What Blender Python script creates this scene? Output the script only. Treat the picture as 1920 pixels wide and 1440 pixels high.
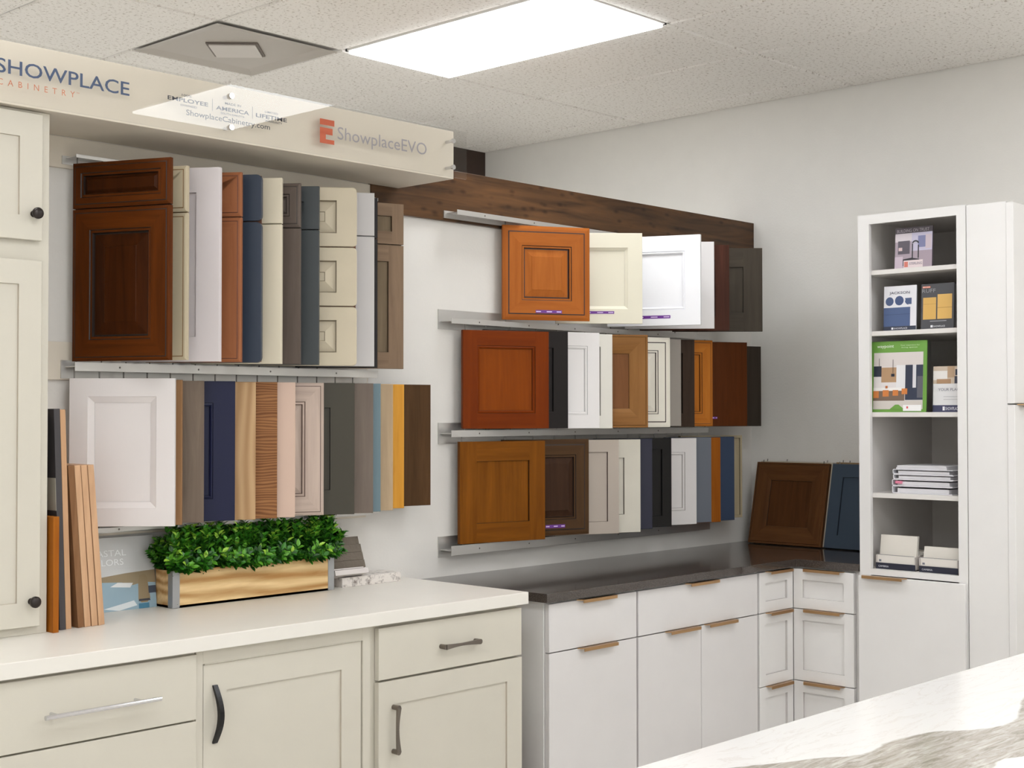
import bpy, bmesh, math, random
from mathutils import Matrix, Vector
random.seed(7)
for o in list(bpy.data.objects): bpy.data.objects.remove(o, do_unlink=True)
scn = bpy.context.scene
COL = scn.collection

# ------------------------------------------------------------------ camera, exposure, world
cam_d = bpy.data.cameras.new('camera'); cam = bpy.data.objects.new('camera', cam_d); COL.objects.link(cam)
cam_d.sensor_width = 36; cam_d.sensor_fit = 'HORIZONTAL'; cam_d.lens = 49.167; cam_d.clip_start = .05
R_, U_, F_ = (0.68714567, -0.72651923, -0.00079325), (-0.01491973, -0.01520277, 0.99977311), (0.72636645, 0.68697793, 0.02128599)
cam.matrix_world = Matrix(((R_[0], U_[0], -F_[0], -5.7537), (R_[1], U_[1], -F_[1], -3.8375), (R_[2], U_[2], -F_[2], 1.53), (0, 0, 0, 1)))
scn.camera = cam
scn.view_settings.view_transform = 'Standard'; scn.view_settings.look = 'None'
scn.view_settings.gamma = 1; scn.view_settings.use_curve_mapping = False
scn.view_settings.exposure = 0.22
w = bpy.data.worlds.new('world'); scn.world = w; w.use_nodes = True
w.node_tree.nodes['Background'].inputs[0].default_value = (1, .97, .93, 1)
w.node_tree.nodes['Background'].inputs[1].default_value = .3
CEIL = 3.04
LAMP = 9.0                                   # radiance of the ceiling troffers
LAMPS = [(-1.728, .033), (-1.728, -2.392), (-1.728, -4.83), (-4.166, -2.392), (-4.166, -4.83), (-4.166, .033),
         (-6.604, -2.392), (-6.604, -4.83), (-6.604, .033), (-6.604, -7.27), (-4.166, -7.27), (-1.728, -7.27),  # all after the first two are unseen troffers, added to brighten the room
         (-1.728, 2.471), (-4.166, 2.471), (-6.604, 2.471), (-1.728, 4.91), (-4.166, 4.91), (-6.604, 4.91)]  # added beyond the partition to light the ceiling and wall there

# ------------------------------------------------------------------ materials
def lin(c):
    return tuple(((v/255)/12.92 if v/255 <= .04045 else ((v/255+.055)/1.055)**2.4) for v in c)
MATS = {}
def newmat(name):
    m = bpy.data.materials.new(name); m.use_nodes = True
    return m, m.node_tree, m.node_tree.nodes['Principled BSDF']
def paint(name, c, rough=.45, metal=0, bump=0, bscale=300, coat=0, vary=.0, spec=.5):
    if name in MATS: return MATS[name]
    m, nt, b = newmat(name); col = lin(c)
    b.inputs['Roughness'].default_value = rough; b.inputs['Metallic'].default_value = metal
    b.inputs['Coat Weight'].default_value = coat; b.inputs['Specular IOR Level'].default_value = spec
    tc = nt.nodes.new('ShaderNodeTexCoord'); n = nt.nodes.new('ShaderNodeTexNoise')
    nt.links.new(tc.outputs['Object'], n.inputs['Vector']); n.inputs['Scale'].default_value = 9; n.inputs['Detail'].default_value = 4
    mx = nt.nodes.new('ShaderNodeMix'); mx.data_type = 'RGBA'
    v = vary or .03
    mx.inputs['A'].default_value = (*[k*(1-v) for k in col], 1); mx.inputs['B'].default_value = (*[min(1, k*(1+v)) for k in col], 1)
    nt.links.new(n.outputs['Fac'], mx.inputs['Factor']); nt.links.new(mx.outputs['Result'], b.inputs['Base Color'])
    if bump:
        n2 = nt.nodes.new('ShaderNodeTexNoise'); n2.inputs['Scale'].default_value = bscale; n2.inputs['Detail'].default_value = 3
        nt.links.new(tc.outputs['Object'], n2.inputs['Vector'])
        bp = nt.nodes.new('ShaderNodeBump'); bp.inputs['Strength'].default_value = bump; bp.inputs['Distance'].default_value = .002
        nt.links.new(n2.outputs['Fac'], bp.inputs['Height']); nt.links.new(bp.outputs['Normal'], b.inputs['Normal'])
    MATS[name] = m; return m
def wood(name, c1, c2, horiz=False, rough=.4, fine=1.0, cathedral=0, coat=0):
    """vertical (z) or horizontal (x) grain; c1 light, c2 dark"""
    nm = name + ('_cross' if horiz else '')
    if nm in MATS: return MATS[nm]
    m, nt, b = newmat(nm)
    tc = nt.nodes.new('ShaderNodeTexCoord'); mp = nt.nodes.new('ShaderNodeMapping')
    mp.inputs['Location'].default_value = (random.random()*9, random.random()*9, random.random()*9)
    mp.inputs['Scale'].default_value = (1.6, 22, 22) if horiz else (22, 22, 1.6)
    nt.links.new(tc.outputs['Object'], mp.inputs['Vector'])
    n = nt.nodes.new('ShaderNodeTexNoise'); n.inputs['Scale'].default_value = 1.6*fine; n.inputs['Detail'].default_value = 7
    n.inputs['Roughness'].default_value = .62; n.inputs['Distortion'].default_value = .6
    nt.links.new(mp.outputs[0], n.inputs['Vector'])
    r = nt.nodes.new('ShaderNodeValToRGB'); r.color_ramp.elements[0].position = .25; r.color_ramp.elements[1].position = .75
    r.color_ramp.elements[0].color = (*lin(c2), 1); r.color_ramp.elements[1].color = (*lin(c1), 1)
    src = n.outputs['Fac']
    if cathedral:
        mp2 = nt.nodes.new('ShaderNodeMapping'); mp2.inputs['Scale'].default_value = (.22, 1, 1) if horiz else (1, 1, .22)
        nt.links.new(tc.outputs['Object'], mp2.inputs['Vector'])
        wv = nt.nodes.new('ShaderNodeTexWave'); wv.bands_direction = 'Z' if horiz else 'X'; wv.inputs['Scale'].default_value = cathedral
        wv.inputs['Distortion'].default_value = 9; wv.inputs['Detail'].default_value = 1.5; wv.inputs['Detail Scale'].default_value = .8
        nt.links.new(mp2.outputs[0], wv.inputs['Vector'])
        mx = nt.nodes.new('ShaderNodeMix'); mx.inputs['Factor'].default_value = .4
        nt.links.new(n.outputs['Fac'], mx.inputs['A']); nt.links.new(wv.outputs['Fac'], mx.inputs['B']); src = mx.outputs['Result']
    nt.links.new(src, r.inputs[0]); nt.links.new(r.outputs[0], b.inputs['Base Color'])
    b.inputs['Roughness'].default_value = rough; b.inputs['Specular IOR Level'].default_value = .08
    MATS[nm] = m; return m
def emit(name, c, s):
    m, nt, b = newmat(name); b.inputs['Base Color'].default_value = (.8, .8, .8, 1)
    b.inputs['Emission Color'].default_value = (*c, 1); b.inputs['Emission Strength'].default_value = s
    MATS[name] = m; return m

M = {}
M['wall'] = paint('wall_paint', (232, 229, 223), .6, bump=.25, bscale=120)
M['wallw'] = paint('white_wall_paint', (226, 222, 216), .6, bump=.2, bscale=120)
M['cream'] = paint('cream_cabinet_paint', (208, 202, 188), .42, bump=.05)
M['creamtop'] = paint('white_laminate_top', (232, 227, 218), .35)
M['soffit'] = paint('cream_soffit_paint', (222, 212, 196), .5)
M['white'] = paint('white_gloss_lacquer', (220, 216, 214), .12, spec=.5)
M['white2'] = paint('white_satin_lacquer', (230, 227, 224), .35)
M['inner'] = paint('white_melamine', (222, 217, 212), .45)
M['alu'] = paint('brushed_aluminium', (205, 203, 200), .38, metal=.85, bump=.1, bscale=60)
M['chrome'] = paint('chrome', (215, 215, 218), .15, metal=1)
M['nickel'] = paint('brushed_nickel', (128, 120, 112), .35, metal=.9)
M['bronze'] = paint('oiled_bronze', (52, 46, 44), .35, metal=.6)
M['black'] = paint('black_metal', (28, 27, 28), .35, metal=.3)
M['brass'] = paint('champagne_brass', (182, 146, 106), .28, metal=.95)
M['steel'] = paint('steel_pin', (120, 116, 112), .35, metal=.9)
M['dark'] = paint('dark_void', (25, 22, 20), .7)
M['tbar'] = paint('ceiling_grid_white', (225, 222, 217), .5)
M['lamp'] = emit('lamp_diffuser', (.94, .975, 1.02), LAMP)

def ceiling_tile():
    m, nt, b = newmat('mineral_fibre_tile')
    tc = nt.nodes.new('ShaderNodeTexCoord')
    n = nt.nodes.new('ShaderNodeTexNoise'); n.inputs['Scale'].default_value = 75; n.inputs['Detail'].default_value = 3; n.inputs['Roughness'].default_value = .6
    nt.links.new(tc.outputs['Object'], n.inputs['Vector'])
    r = nt.nodes.new('ShaderNodeValToRGB'); e = r.color_ramp.elements
    e[0].position = .33; e[0].color = (*lin((196, 188, 178)), 1); e[1].position = .44; e[1].color = (*lin((243, 239, 233)), 1)
    nt.links.new(n.outputs['Fac'], r.inputs[0]); nt.links.new(r.outputs[0], b.inputs['Base Color'])
    bp = nt.nodes.new('ShaderNodeBump'); bp.inputs['Strength'].default_value = .4; bp.inputs['Distance'].default_value = .003
    nt.links.new(n.outputs['Fac'], bp.inputs['Height']); nt.links.new(bp.outputs['Normal'], b.inputs['Normal'])
    b.inputs['Roughness'].default_value = .9; return m
M['tile'] = ceiling_tile()

def quartz_dark():
    m, nt, b = newmat('dark_quartz')
    tc = nt.nodes.new('ShaderNodeTexCoord')
    n = nt.nodes.new('ShaderNodeTexNoise'); n.inputs['Scale'].default_value = 420; n.inputs['Detail'].default_value = 2
    nt.links.new(tc.outputs['Object'], n.inputs['Vector'])
    r = nt.nodes.new('ShaderNodeValToRGB'); e = r.color_ramp.elements
    e[0].position = .5; e[0].color = (*lin((58, 50, 46)), 1); e[1].position = .75; e[1].color = (*lin((112, 102, 94)), 1)
    nt.links.new(n.outputs['Fac'], r.inputs[0]); nt.links.new(r.outputs[0], b.inputs['Base Color'])
    b.inputs['Roughness'].default_value = .08; b.inputs['Specular IOR Level'].default_value = .7; return m
M['quartz'] = quartz_dark()

def marble():
    """white slab with one broad grey-taupe vein; world x -> vein edges through curves"""
    m, nt, b = newmat('veined_marble'); N = nt.nodes.new; L = nt.links.new
    ge = N('ShaderNodeNewGeometry'); sp = N('ShaderNodeSeparateXYZ'); L(ge.outputs['Position'], sp.inputs[0])
    n0 = N('ShaderNodeTexNoise'); n0.inputs['Scale'].default_value = 14; n0.inputs['Detail'].default_value = 5; L(ge.outputs['Position'], n0.inputs['Vector'])
    dz = N('ShaderNodeMath'); dz.operation = 'MULTIPLY_ADD'; dz.inputs[1].default_value = .03; dz.inputs[2].default_value = -.015; L(n0.outputs['Fac'], dz.inputs[0])
    ya = N('ShaderNodeMath'); ya.operation = 'ADD'; L(sp.outputs['Y'], ya.inputs[0]); L(dz.outputs[0], ya.inputs[1])
    mr = N('ShaderNodeMapRange'); mr.inputs['From Min'].default_value = -4.6; mr.inputs['From Max'].default_value = -1.0; L(sp.outputs['X'], mr.inputs['Value'])
    def curve(pts):
        f = N('ShaderNodeFloatCurve'); c = f.mapping.curves[0]
        pts = [((x+4.6)/3.6, (y+3.4)/1.1) for x, y in pts]
        c.points[0].location = pts[0]; c.points[-1].location = pts[-1]
        for p in pts[1:-1]: c.points.new(*p)
        f.mapping.update(); L(mr.outputs[0], f.inputs['Value'])
        o = N('ShaderNodeMapRange'); o.inputs['To Min'].default_value = -3.4; o.inputs['To Max'].default_value = -2.3
        L(f.outputs[0], o.inputs['Value']); return o.outputs[0]
    top = curve([(-4.6, -2.42), (-3.81, -2.40), (-3.688, -2.447), (-3.552, -2.507), (-3.46, -2.55), (-3.406, -2.541), (-3.305, -2.544), (-3.225, -2.558),
                 (-3.146, -2.614), (-3.06, -2.636), (-2.98, -2.62), (-2.90, -2.592), (-2.78, -2.55), (-2.5, -2.50), (-1.9, -2.45), (-1.0, -2.5)])
    bot = curve([(-4.6, -2.66), (-3.8, -2.66), (-3.6, -2.72), (-3.42, -2.765), (-3.36, -2.757), (-3.29, -2.771), (-3.1, -2.86), (-2.8, -2.85), (-2.3, -2.70), (-1.0, -2.75)])
    def lt(a, c_, wd):
        s = N('ShaderNodeMath'); s.operation = 'SUBTRACT'; L(a, s.inputs[0]); L(c_, s.inputs[1])
        q = N('ShaderNodeMapRange'); q.inputs['From Min'].default_value = 0; q.inputs['From Max'].default_value = wd; L(s.outputs[0], q.inputs['Value']); return q.outputs[0]
    inside = N('ShaderNodeMath'); inside.operation = 'MULTIPLY'; L(lt(top, ya.outputs[0], .006), inside.inputs[0]); L(lt(ya.outputs[0], bot, .006), inside.inputs[1])
    # streaks inside the vein
    mp = N('ShaderNodeMapping'); mp.inputs['Rotation'].default_value = (0, 0, .18); mp.inputs['Scale'].default_value = (3, 22, 1); L(ge.outputs['Position'], mp.inputs[0])
    n1 = N('ShaderNodeTexNoise'); n1.inputs['Scale'].default_value = 4; n1.inputs['Detail'].default_value = 9; n1.inputs['Roughness'].default_value = .7; n1.inputs['Distortion'].default_value = .8
    L(mp.outputs[0], n1.inputs['Vector'])
    r = N('ShaderNodeValToRGB'); e = r.color_ramp.elements
    e[0].position = .32; e[0].color = (*lin((136, 126, 113)), 1); e[1].position = .66; e[1].color = (*lin((206, 200, 190)), 1)
    L(n1.outputs['Fac'], r.inputs[0])
    # faint threads on the white
    mp2 = N('ShaderNodeMapping'); mp2.inputs['Rotation'].default_value = (0, 0, .12); mp2.inputs['Scale'].default_value = (1.2, 5, 1); L(ge.outputs['Position'], mp2.inputs[0])
    n2 = N('ShaderNodeTexNoise'); n2.inputs['Scale'].default_value = 2.2; n2.inputs['Detail'].default_value = 10; n2.inputs['Roughness'].default_value = .65; n2.inputs['Distortion'].default_value = 1.5
    L(mp2.outputs[0], n2.inputs['Vector'])
    r2 = N('ShaderNodeValToRGB'); e = r2.color_ramp.elements
    e[0].position = .485; e[0].color = (*lin((231, 228, 224)), 1); e[1].position = .52; e[1].color = (*lin((231, 228, 224)), 1)
    k = e.new(.502); k.color = (*lin((222, 216, 210)), 1); L(n2.outputs['Fac'], r2.inputs[0])
    mx = N('ShaderNodeMix'); mx.data_type = 'RGBA'; L(inside.outputs[0], mx.inputs['Factor']); L(r2.outputs[0], mx.inputs['A']); L(r.outputs[0], mx.inputs['B'])
    L(mx.outputs['Result'], b.inputs['Base Color']); b.inputs['Roughness'].default_value = .16; return m
M['marble'] = marble()

def granite():
    m, nt, b = newmat('speckled_granite'); tc = nt.nodes.new('ShaderNodeTexCoord')
    n = nt.nodes.new('ShaderNodeTexNoise'); n.inputs['Scale'].default_value = 38; n.inputs['Detail'].default_value = 8; n.inputs['Roughness'].default_value = .7
    nt.links.new(tc.outputs['Object'], n.inputs['Vector'])
    r = nt.nodes.new('ShaderNodeValToRGB'); e = r.color_ramp.elements
    e[0].position = .34; e[0].color = (*lin((120, 108, 102)), 1); e[1].position = .5; e[1].color = (*lin((226, 219, 212)), 1)
    nt.links.new(n.outputs['Fac'], r.inputs[0]); nt.links.new(r.outputs[0], b.inputs['Base Color']); b.inputs['Roughness'].default_value = .3; return m
M['granite'] = granite()

def acrylic():
    m, nt, b = newmat('clear_acrylic'); nt.nodes.remove(b); N = nt.nodes.new
    out = nt.nodes['Material Output']; t = N('ShaderNodeBsdfTransparent'); t.inputs[0].default_value = (.965, .965, .96, 1)
    g = N('ShaderNodeBsdfGlossy'); g.inputs['Roughness'].default_value = .01; fr = N('ShaderNodeFresnel'); fr.inputs[0].default_value = 1.49
    ge = N('ShaderNodeNewGeometry'); iv = N('ShaderNodeMath'); iv.operation = 'SUBTRACT'; iv.inputs[0].default_value = 1; nt.links.new(ge.outputs['Backfacing'], iv.inputs[1])
    mu = N('ShaderNodeMath'); mu.operation = 'MULTIPLY'; nt.links.new(fr.outputs[0], mu.inputs[0]); nt.links.new(iv.outputs[0], mu.inputs[1])
    mx = N('ShaderNodeMixShader'); nt.links.new(mu.outputs[0], mx.inputs[0]); nt.links.new(t.outputs[0], mx.inputs[1]); nt.links.new(g.outputs[0], mx.inputs[2])
    nt.links.new(mx.outputs[0], out.inputs[0]); return m
M['acrylic'] = acrylic()

# ------------------------------------------------------------------ object helpers
XF = {}                                     # world matrix of every thing's root, by name
def link(name, me, parent=None, base=None):
    o = bpy.data.objects.new(name, me); COL.objects.link(o)
    if parent is not None:
        o.parent = parent; XF[o.name] = XF[parent.name]
    return o
def tag(o, label, cat, group=None, kind=None):
    if label: o['label'] = label
    if cat: o['category'] = cat
    if group: o['group'] = group
    if cat: o['kind'] = kind or 'thing'
    elif kind: o['kind'] = kind
    return o
def thing(name, label, cat, loc=(0, 0, 0), rotz=0, group=None, rot=None):
    o = bpy.data.objects.new(name, None); COL.objects.link(o); o.empty_display_size = .05
    o.location = loc; o.rotation_euler = rot or (0, 0, rotz)
    XF[o.name] = Matrix.Translation(loc) @ (Matrix.Rotation(rotz, 4, 'Z') if rot is None else __import__('mathutils').Euler(rot).to_matrix().to_4x4())
    return tag(o, label, cat, group)
def obj(name, bm, mats, parent=None, world=True, bevel=0, smooth=False):
    """world=True: bm holds world coordinates; False: coordinates local to the thing's root"""
    if not isinstance(mats, (list, tuple)): mats = [mats]
    bmesh.ops.recalc_face_normals(bm, faces=bm.faces[:])
    loc = None
    if parent is not None:
        if world: bm.transform(XF[parent.name].inverted())
    elif world:
        xs = [v.co for v in bm.verts]
        loc = Vector(((min(c.x for c in xs)+max(c.x for c in xs))/2, (min(c.y for c in xs)+max(c.y for c in xs))/2, min(c.z for c in xs)))
        bm.transform(Matrix.Translation(-loc))
    me = bpy.data.meshes.new(name); bm.to_mesh(me); bm.free()
    for m in mats: me.materials.append(m)
    if smooth:
        for p in me.polygons: p.use_smooth = True
    o = link(name, me, parent)
    if loc is not None: o.location = loc; XF[o.name] = Matrix.Translation(loc)
    if bevel:
        b = o.modifiers.new('edge', 'BEVEL'); b.width = bevel; b.segments = 2; b.limit_method = 'ANGLE'
    return o
def B(): return bmesh.new()
def box(bm, x0, x1, y0, y1, z0, z1, mi=0):
    vs = [bm.verts.new((x, y, z)) for x in (x0, x1) for y in (y0, y1) for z in (z0, z1)]
    for f in ((0, 1, 3, 2), (4, 6, 7, 5), (0, 4, 5, 1), (2, 3, 7, 6), (0, 2, 6, 4), (1, 5, 7, 3)):
        bm.faces.new([vs[i] for i in f]).material_index = mi
    return bm
def bxo(x0, x1, y0, y1, z0, z1): return box(B(), x0, x1, y0, y1, z0, z1)
def prism(bm, pts, z0, z1, mi=0, axis='Z'):
    """extrude a polygon; pts (a,b) in the plane across the axis"""
    def P(a, b, c): return (a, b, c) if axis == 'Z' else ((a, c, b) if axis == 'Y' else (c, a, b))
    lo = [bm.verts.new(P(a, b, z0)) for a, b in pts]; hi = [bm.verts.new(P(a, b, z1)) for a, b in pts]; n = len(pts)
    bm.faces.new(lo).material_index = mi; bm.faces.new(hi).material_index = mi
    for i in range(n): bm.faces.new((lo[i], lo[(i+1) % n], hi[(i+1) % n], hi[i])).material_index = mi
    return bm
def tube(bm, p0, p1, r0, r1=None, n=14, mi=0):
    r1 = r0 if r1 is None else r1; p0, p1 = Vector(p0), Vector(p1); d = (p1-p0).normalized()
    a = d.orthogonal().normalized(); c = d.cross(a)
    A = [bm.verts.new(p0+(a*math.cos(t)+c*math.sin(t))*r0) for t in [i*math.tau/n for i in range(n)]]
    Bv = [bm.verts.new(p1+(a*math.cos(t)+c*math.sin(t))*r1) for t in [i*math.tau/n for i in range(n)]]
    bm.faces.new(A).material_index = mi; bm.faces.new(Bv).material_index = mi
    for i in range(n): bm.faces.new((A[i], A[(i+1) % n], Bv[(i+1) % n], Bv[i])).material_index = mi
    return bm
def lathe(bm, o, d, prof, n=18):
    """prof: (distance along d, radius)"""
    o, d = Vector(o), Vector(d).normalized(); a = d.orthogonal().normalized(); c = d.cross(a); rings = []
    for s, r in prof: rings.append([bm.verts.new(o+d*s+(a*math.cos(t)+c*math.sin(t))*max(r, 1e-4)) for t in [i*math.tau/n for i in range(n)]])
    for A, Bv in zip(rings, rings[1:]):
        for i in range(n): bm.faces.new((A[i], A[(i+1) % n], Bv[(i+1) % n], Bv[i]))
    bm.faces.new(rings[0]); bm.faces.new(rings[-1]); return bm
def loft(bm, secs):
    """secs: list of closed loops (same count)"""
    rings = [[bm.verts.new(p) for p in s] for s in secs]; n = len(rings[0])
    for A, Bv in zip(rings, rings[1:]):
        for i in range(n): bm.faces.new((A[i], A[(i+1) % n], Bv[(i+1) % n], Bv[i]))
    bm.faces.new(rings[0]); bm.faces.new(rings[-1]); return bm
def flat(bm, pts, mi=0):
    bm.faces.new([bm.verts.new(p) for p in pts]).material_index = mi; return bm

# ------------------------------------------------------------------ cabinet-door mesh: concentric rings, front faces local -y
def ring_pts(w_, h_, ins, dep, x0=0, z0=0, r=0):
    l, rr, b, t = ins if isinstance(ins, tuple) else (ins,)*4
    X0, X1, Z0, Z1 = x0+l, x0+w_-rr, z0+b, z0+h_-t
    if not r: return [(X0, dep, Z0), (X1, dep, Z0), (X1, dep, Z1), (X0, dep, Z1)]
    out = []
    for cx, cz, a0 in ((X0+r, Z0+r, 180), (X1-r, Z0+r, 270), (X1-r, Z1-r, 0), (X0+r, Z1-r, 90)):
        for k in range(5):
            a = math.radians(a0+k*22.5); out.append((cx+r*math.cos(a), dep, cz+r*math.sin(a)))
    return out
def door_meshes(w_, h_, rings, cap, t=.019, x0=0, z0=0, split=None, butt=None, radius=0, xf=None):
    """rings: (inset, depth, mat) ; mats: 0 upright grain, 1 cross grain pair auto ('w'), 2 glaze line, 3 panel.
    returns (frame bmesh, panel bmesh)"""
    fr, pn = B(), B()
    R0 = [ring_pts(w_, h_, 0, t, x0, z0, radius)] + [ring_pts(w_, h_, i, d, x0, z0, radius if (n < 2 and radius) else (radius and 1e-4)) for n, (i, d, m) in enumerate(rings)]
    mats = [0]+[m for _, _, m in rings]
    split = len(rings)+1 if split is None else split
    n = len(R0[0]); q = n//4
    def side(i): return ('b', 'r', 't', 'l')[((i) // q) % 4] if n > 4 else ('b', 'r', 't', 'l')[i]
    for k in range(1, len(R0)):
        bm = fr if k <= split else pn
        A, Z = R0[k-1], R0[k]; m = mats[k]
        if butt is not None and k == butt and n == 4:
            (ax0, ay, az0), (ax1, _, _), (_, _, az1) = A[0], A[1], A[2]
            (bx0, by, bz0), (bx1, _, _), (_, _, bz1) = Z[0], Z[1], Z[2]
            flat(bm, [(ax0, ay, az0), (bx0, by, az0), (bx0, by, az1), (ax0, ay, az1)], 0)
            flat(bm, [(bx1, by, az0), (ax1, ay, az0), (ax1, ay, az1), (bx1, by, az1)], 0)
            flat(bm, [(bx0, by, az0), (bx1, by, az0), (bx1, by, bz0), (bx0, by, bz0)], 1)
            flat(bm, [(bx0, by, bz1), (bx1, by, bz1), (bx1, by, az1), (bx0, by, az1)], 1)
            continue
        va = [bm.verts.new(p) for p in A]; vz = [bm.verts.new(p) for p in Z]
        for i in range(n):
            f = bm.faces.new((va[i], va[(i+1) % n], vz[(i+1) % n], vz[i]))
            f.material_index = (1 if side(i) in 'bt' else 0) if m == 0 else m
    bm = pn if split < len(R0)-1 or cap == 3 else fr
    if bm is pn and split >= len(R0)-1: pass
    flat(bm, R0[-1], cap)
    flat(fr, list(reversed(R0[0])), 0)
    for b_ in (fr, pn):
        bmesh.ops.remove_doubles(b_, verts=b_.verts[:], dist=2e-5)
    return fr, pn

def R_slab(): return [(0, .0015, 0), (.0015, 0, 0)], 0, None, None
def R_shaker(fw=.057, d=.008): return [(0, .001, 0), (.001, 0, 0), (fw, 0, 0), (fw+.001, d, 2)], 3, 3, 3
def R_bead(fw=.055, d=.008): return [(0, .001, 0), (.001, 0, 0), (fw, 0, 0), (fw+.0012, .0025, 2), (fw+.006, .001, 0), (fw+.011, .004, 0), (fw+.012, d, 2)], 3, 6, 3
def R_bevel(fw=.05, s=.018, d=.01): return [(0, .001, 0), (.001, 0, 0), (fw, 0, 0), (fw+.001, .002, 0), (fw+s, d-.002, 0), (fw+s+.0005, d, 2)], 3, 5, None
def R_raised(fw=.05, s=.03, d=.009, edge=.010, cap=3): return [(0, .005, 0), (edge*.55, .002, 0), (edge, .0015, 0), (edge+(.0045 if edge > .015 else .0028), .0008, 2), (edge+(.0047 if edge > .015 else .003), 0, 0), (fw, 0, 0), (fw+.0025, .003, 2), (fw+.009, .002, 0), (fw+.0115, d, 2), (fw+.015, d, 2 if s > .022 else 3), (fw+.015+s, .003, 3), (fw+.0165+s, .0015, cap)], cap, 9, None
def R_mitre(fw=.075, d=.013): return [(0, .002, 0), (.008, .001, 0), (.0085, .003, 2), (.011, 0, 0), (fw*.55, .001, 0), (fw*.8, .004, 0), (fw, .009, 0), (fw+.001, d, 2)], 3, 8, None
def R_pyr(fw=.055, fv=.044):
    T = lambda a: (fw+a, fw+a, fv+a, fv+a)
    return [(0, .002, 0), (.002, 0, 0), (T(0), 0, 0), (T(.001), .011, 2), (T(.004), .011, 2), (T(.038), 0, 3), (T(.040), .002, 2)], 3, 5, None
STY = dict(slab=R_slab, shaker=R_shaker, bead=R_bead, bevel=R_bevel, raised=R_raised, mitre=R_mitre, pyr=R_pyr)
PURP = paint('purple_sticker', (104, 42, 140), .4); PWH = paint('sticker_print', (225, 205, 235), .5)
def front(parent, w_, h_, style, mats, x0=0, z0=0, t=.019, name='frame', panel='panel', radius=0, y=0, xf=None, kw={}):
    """one door/drawer front under a thing; panel is a child of the same parent (or of the front if parent is itself a front)"""
    rings, cap, split, butt = STY[style](**kw)
    fr, pn = door_meshes(w_, h_, rings, cap, t, x0, z0, split, butt, radius)
    T = Matrix.Translation((0, y, 0)) if xf is None else xf
    fr.transform(T); pn.transform(T)
    f = obj(name, fr, mats, parent, world=xf is not None)
    if len(pn.faces): obj(panel, pn, mats, f if name != 'frame' else parent, world=xf is not None)
    else: pn.free()
    return f
def wmats(nm, c1, c2, glaze=None, panel=None, rough=.38, fine=1, cath=0):
    a = wood(nm, c1, c2, False, rough, fine, cath); b = wood(nm, c1, c2, True, rough, fine, cath)
    g = paint(nm+'_glaze', glaze or tuple(int(v*.8) for v in c2), .5)
    p = a if not panel else wood(nm+'_panel', panel[0], panel[1], False, rough, fine, cath)
    return [a, b, g, p]
def pmats(nm, c, glaze=None, rough=.35, vary=0.02):
    a = paint(nm, c, rough, vary=vary, spec=.22); g = paint(nm+'_line', glaze or tuple(int(v*.82) for v in c), .5)
    return [a, a, g, a]
def text_bm(s, x0, x1, z0, z1, y, mi=0, bold=0, ysc=None):
    cu = bpy.data.curves.new('lettering', 'FONT'); cu.body = s; cu.offset = bold; cu.resolution_u = 3
    o = bpy.data.objects.new('lettering', cu); COL.objects.link(o)
    dg = bpy.context.evaluated_depsgraph_get(); dg.update()
    me = bpy.data.meshes.new_from_object(o.evaluated_get(dg)); bpy.data.objects.remove(o, do_unlink=True)
    bm = B(); bm.from_mesh(me); bpy.data.meshes.remove(me)
    xs = [v.co.x for v in bm.verts]; ys = [v.co.y for v in bm.verts]
    sx = (x1-x0)/(max(xs)-min(xs)); sz = (z1-z0)/(max(ys)-min(ys)); mx, my = min(xs), min(ys)
    for v in bm.verts: v.co = Vector((x0+(v.co.x-mx)*sx, y, z0+(v.co.y-my)*sz))
    for f in bm.faces: f.material_index = mi
    return bm
def merge(dst, src):
    me = bpy.data.meshes.new('tmp'); src.to_mesh(me); src.free(); dst.from_mesh(me); bpy.data.meshes.remove(me); return dst

# ------------------------------------------------------------------ room
def struct(name, bm, m, **k):
    o = obj(name, bm, m, **k); o['kind'] = 'structure'; return o
FL = paint('floor_vinyl', (226, 222, 214), .35)
struct('floor', bxo(-9, 0, -9.5, 7.2, -.05, 0), FL)
b = B(); box(b, 0, .12, -9.6, 7.3, -.05, CEIL+.1); struct('wall_right', b, M['wall'])
struct('wall_left', bxo(-9.12, -9, -9.6, 7.3, -.05, CEIL+.1), M['wall'])
struct('wall_front', bxo(-9, 0, -9.6, -9.5, -.05, CEIL+.1), M['wall'])
struct('wall_rear', bxo(-9, 0, 7.2, 7.3, -.05, CEIL+.1), M['wall'])
struct('wall_back', bxo(-9, 0, 0, .12, 0, 2.44), M['wallw'])
b = B(); box(b, -9.05, 0, -.0, .14, 2.44, 2.458)
DK = wood('stained_knotty_wood', (134, 96, 60), (66, 44, 28), True, .35, .8, 0)
struct('trim_1', bxo(-9, 0, -.001, .13, 2.44, 2.458), DK)
b.free()
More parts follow.
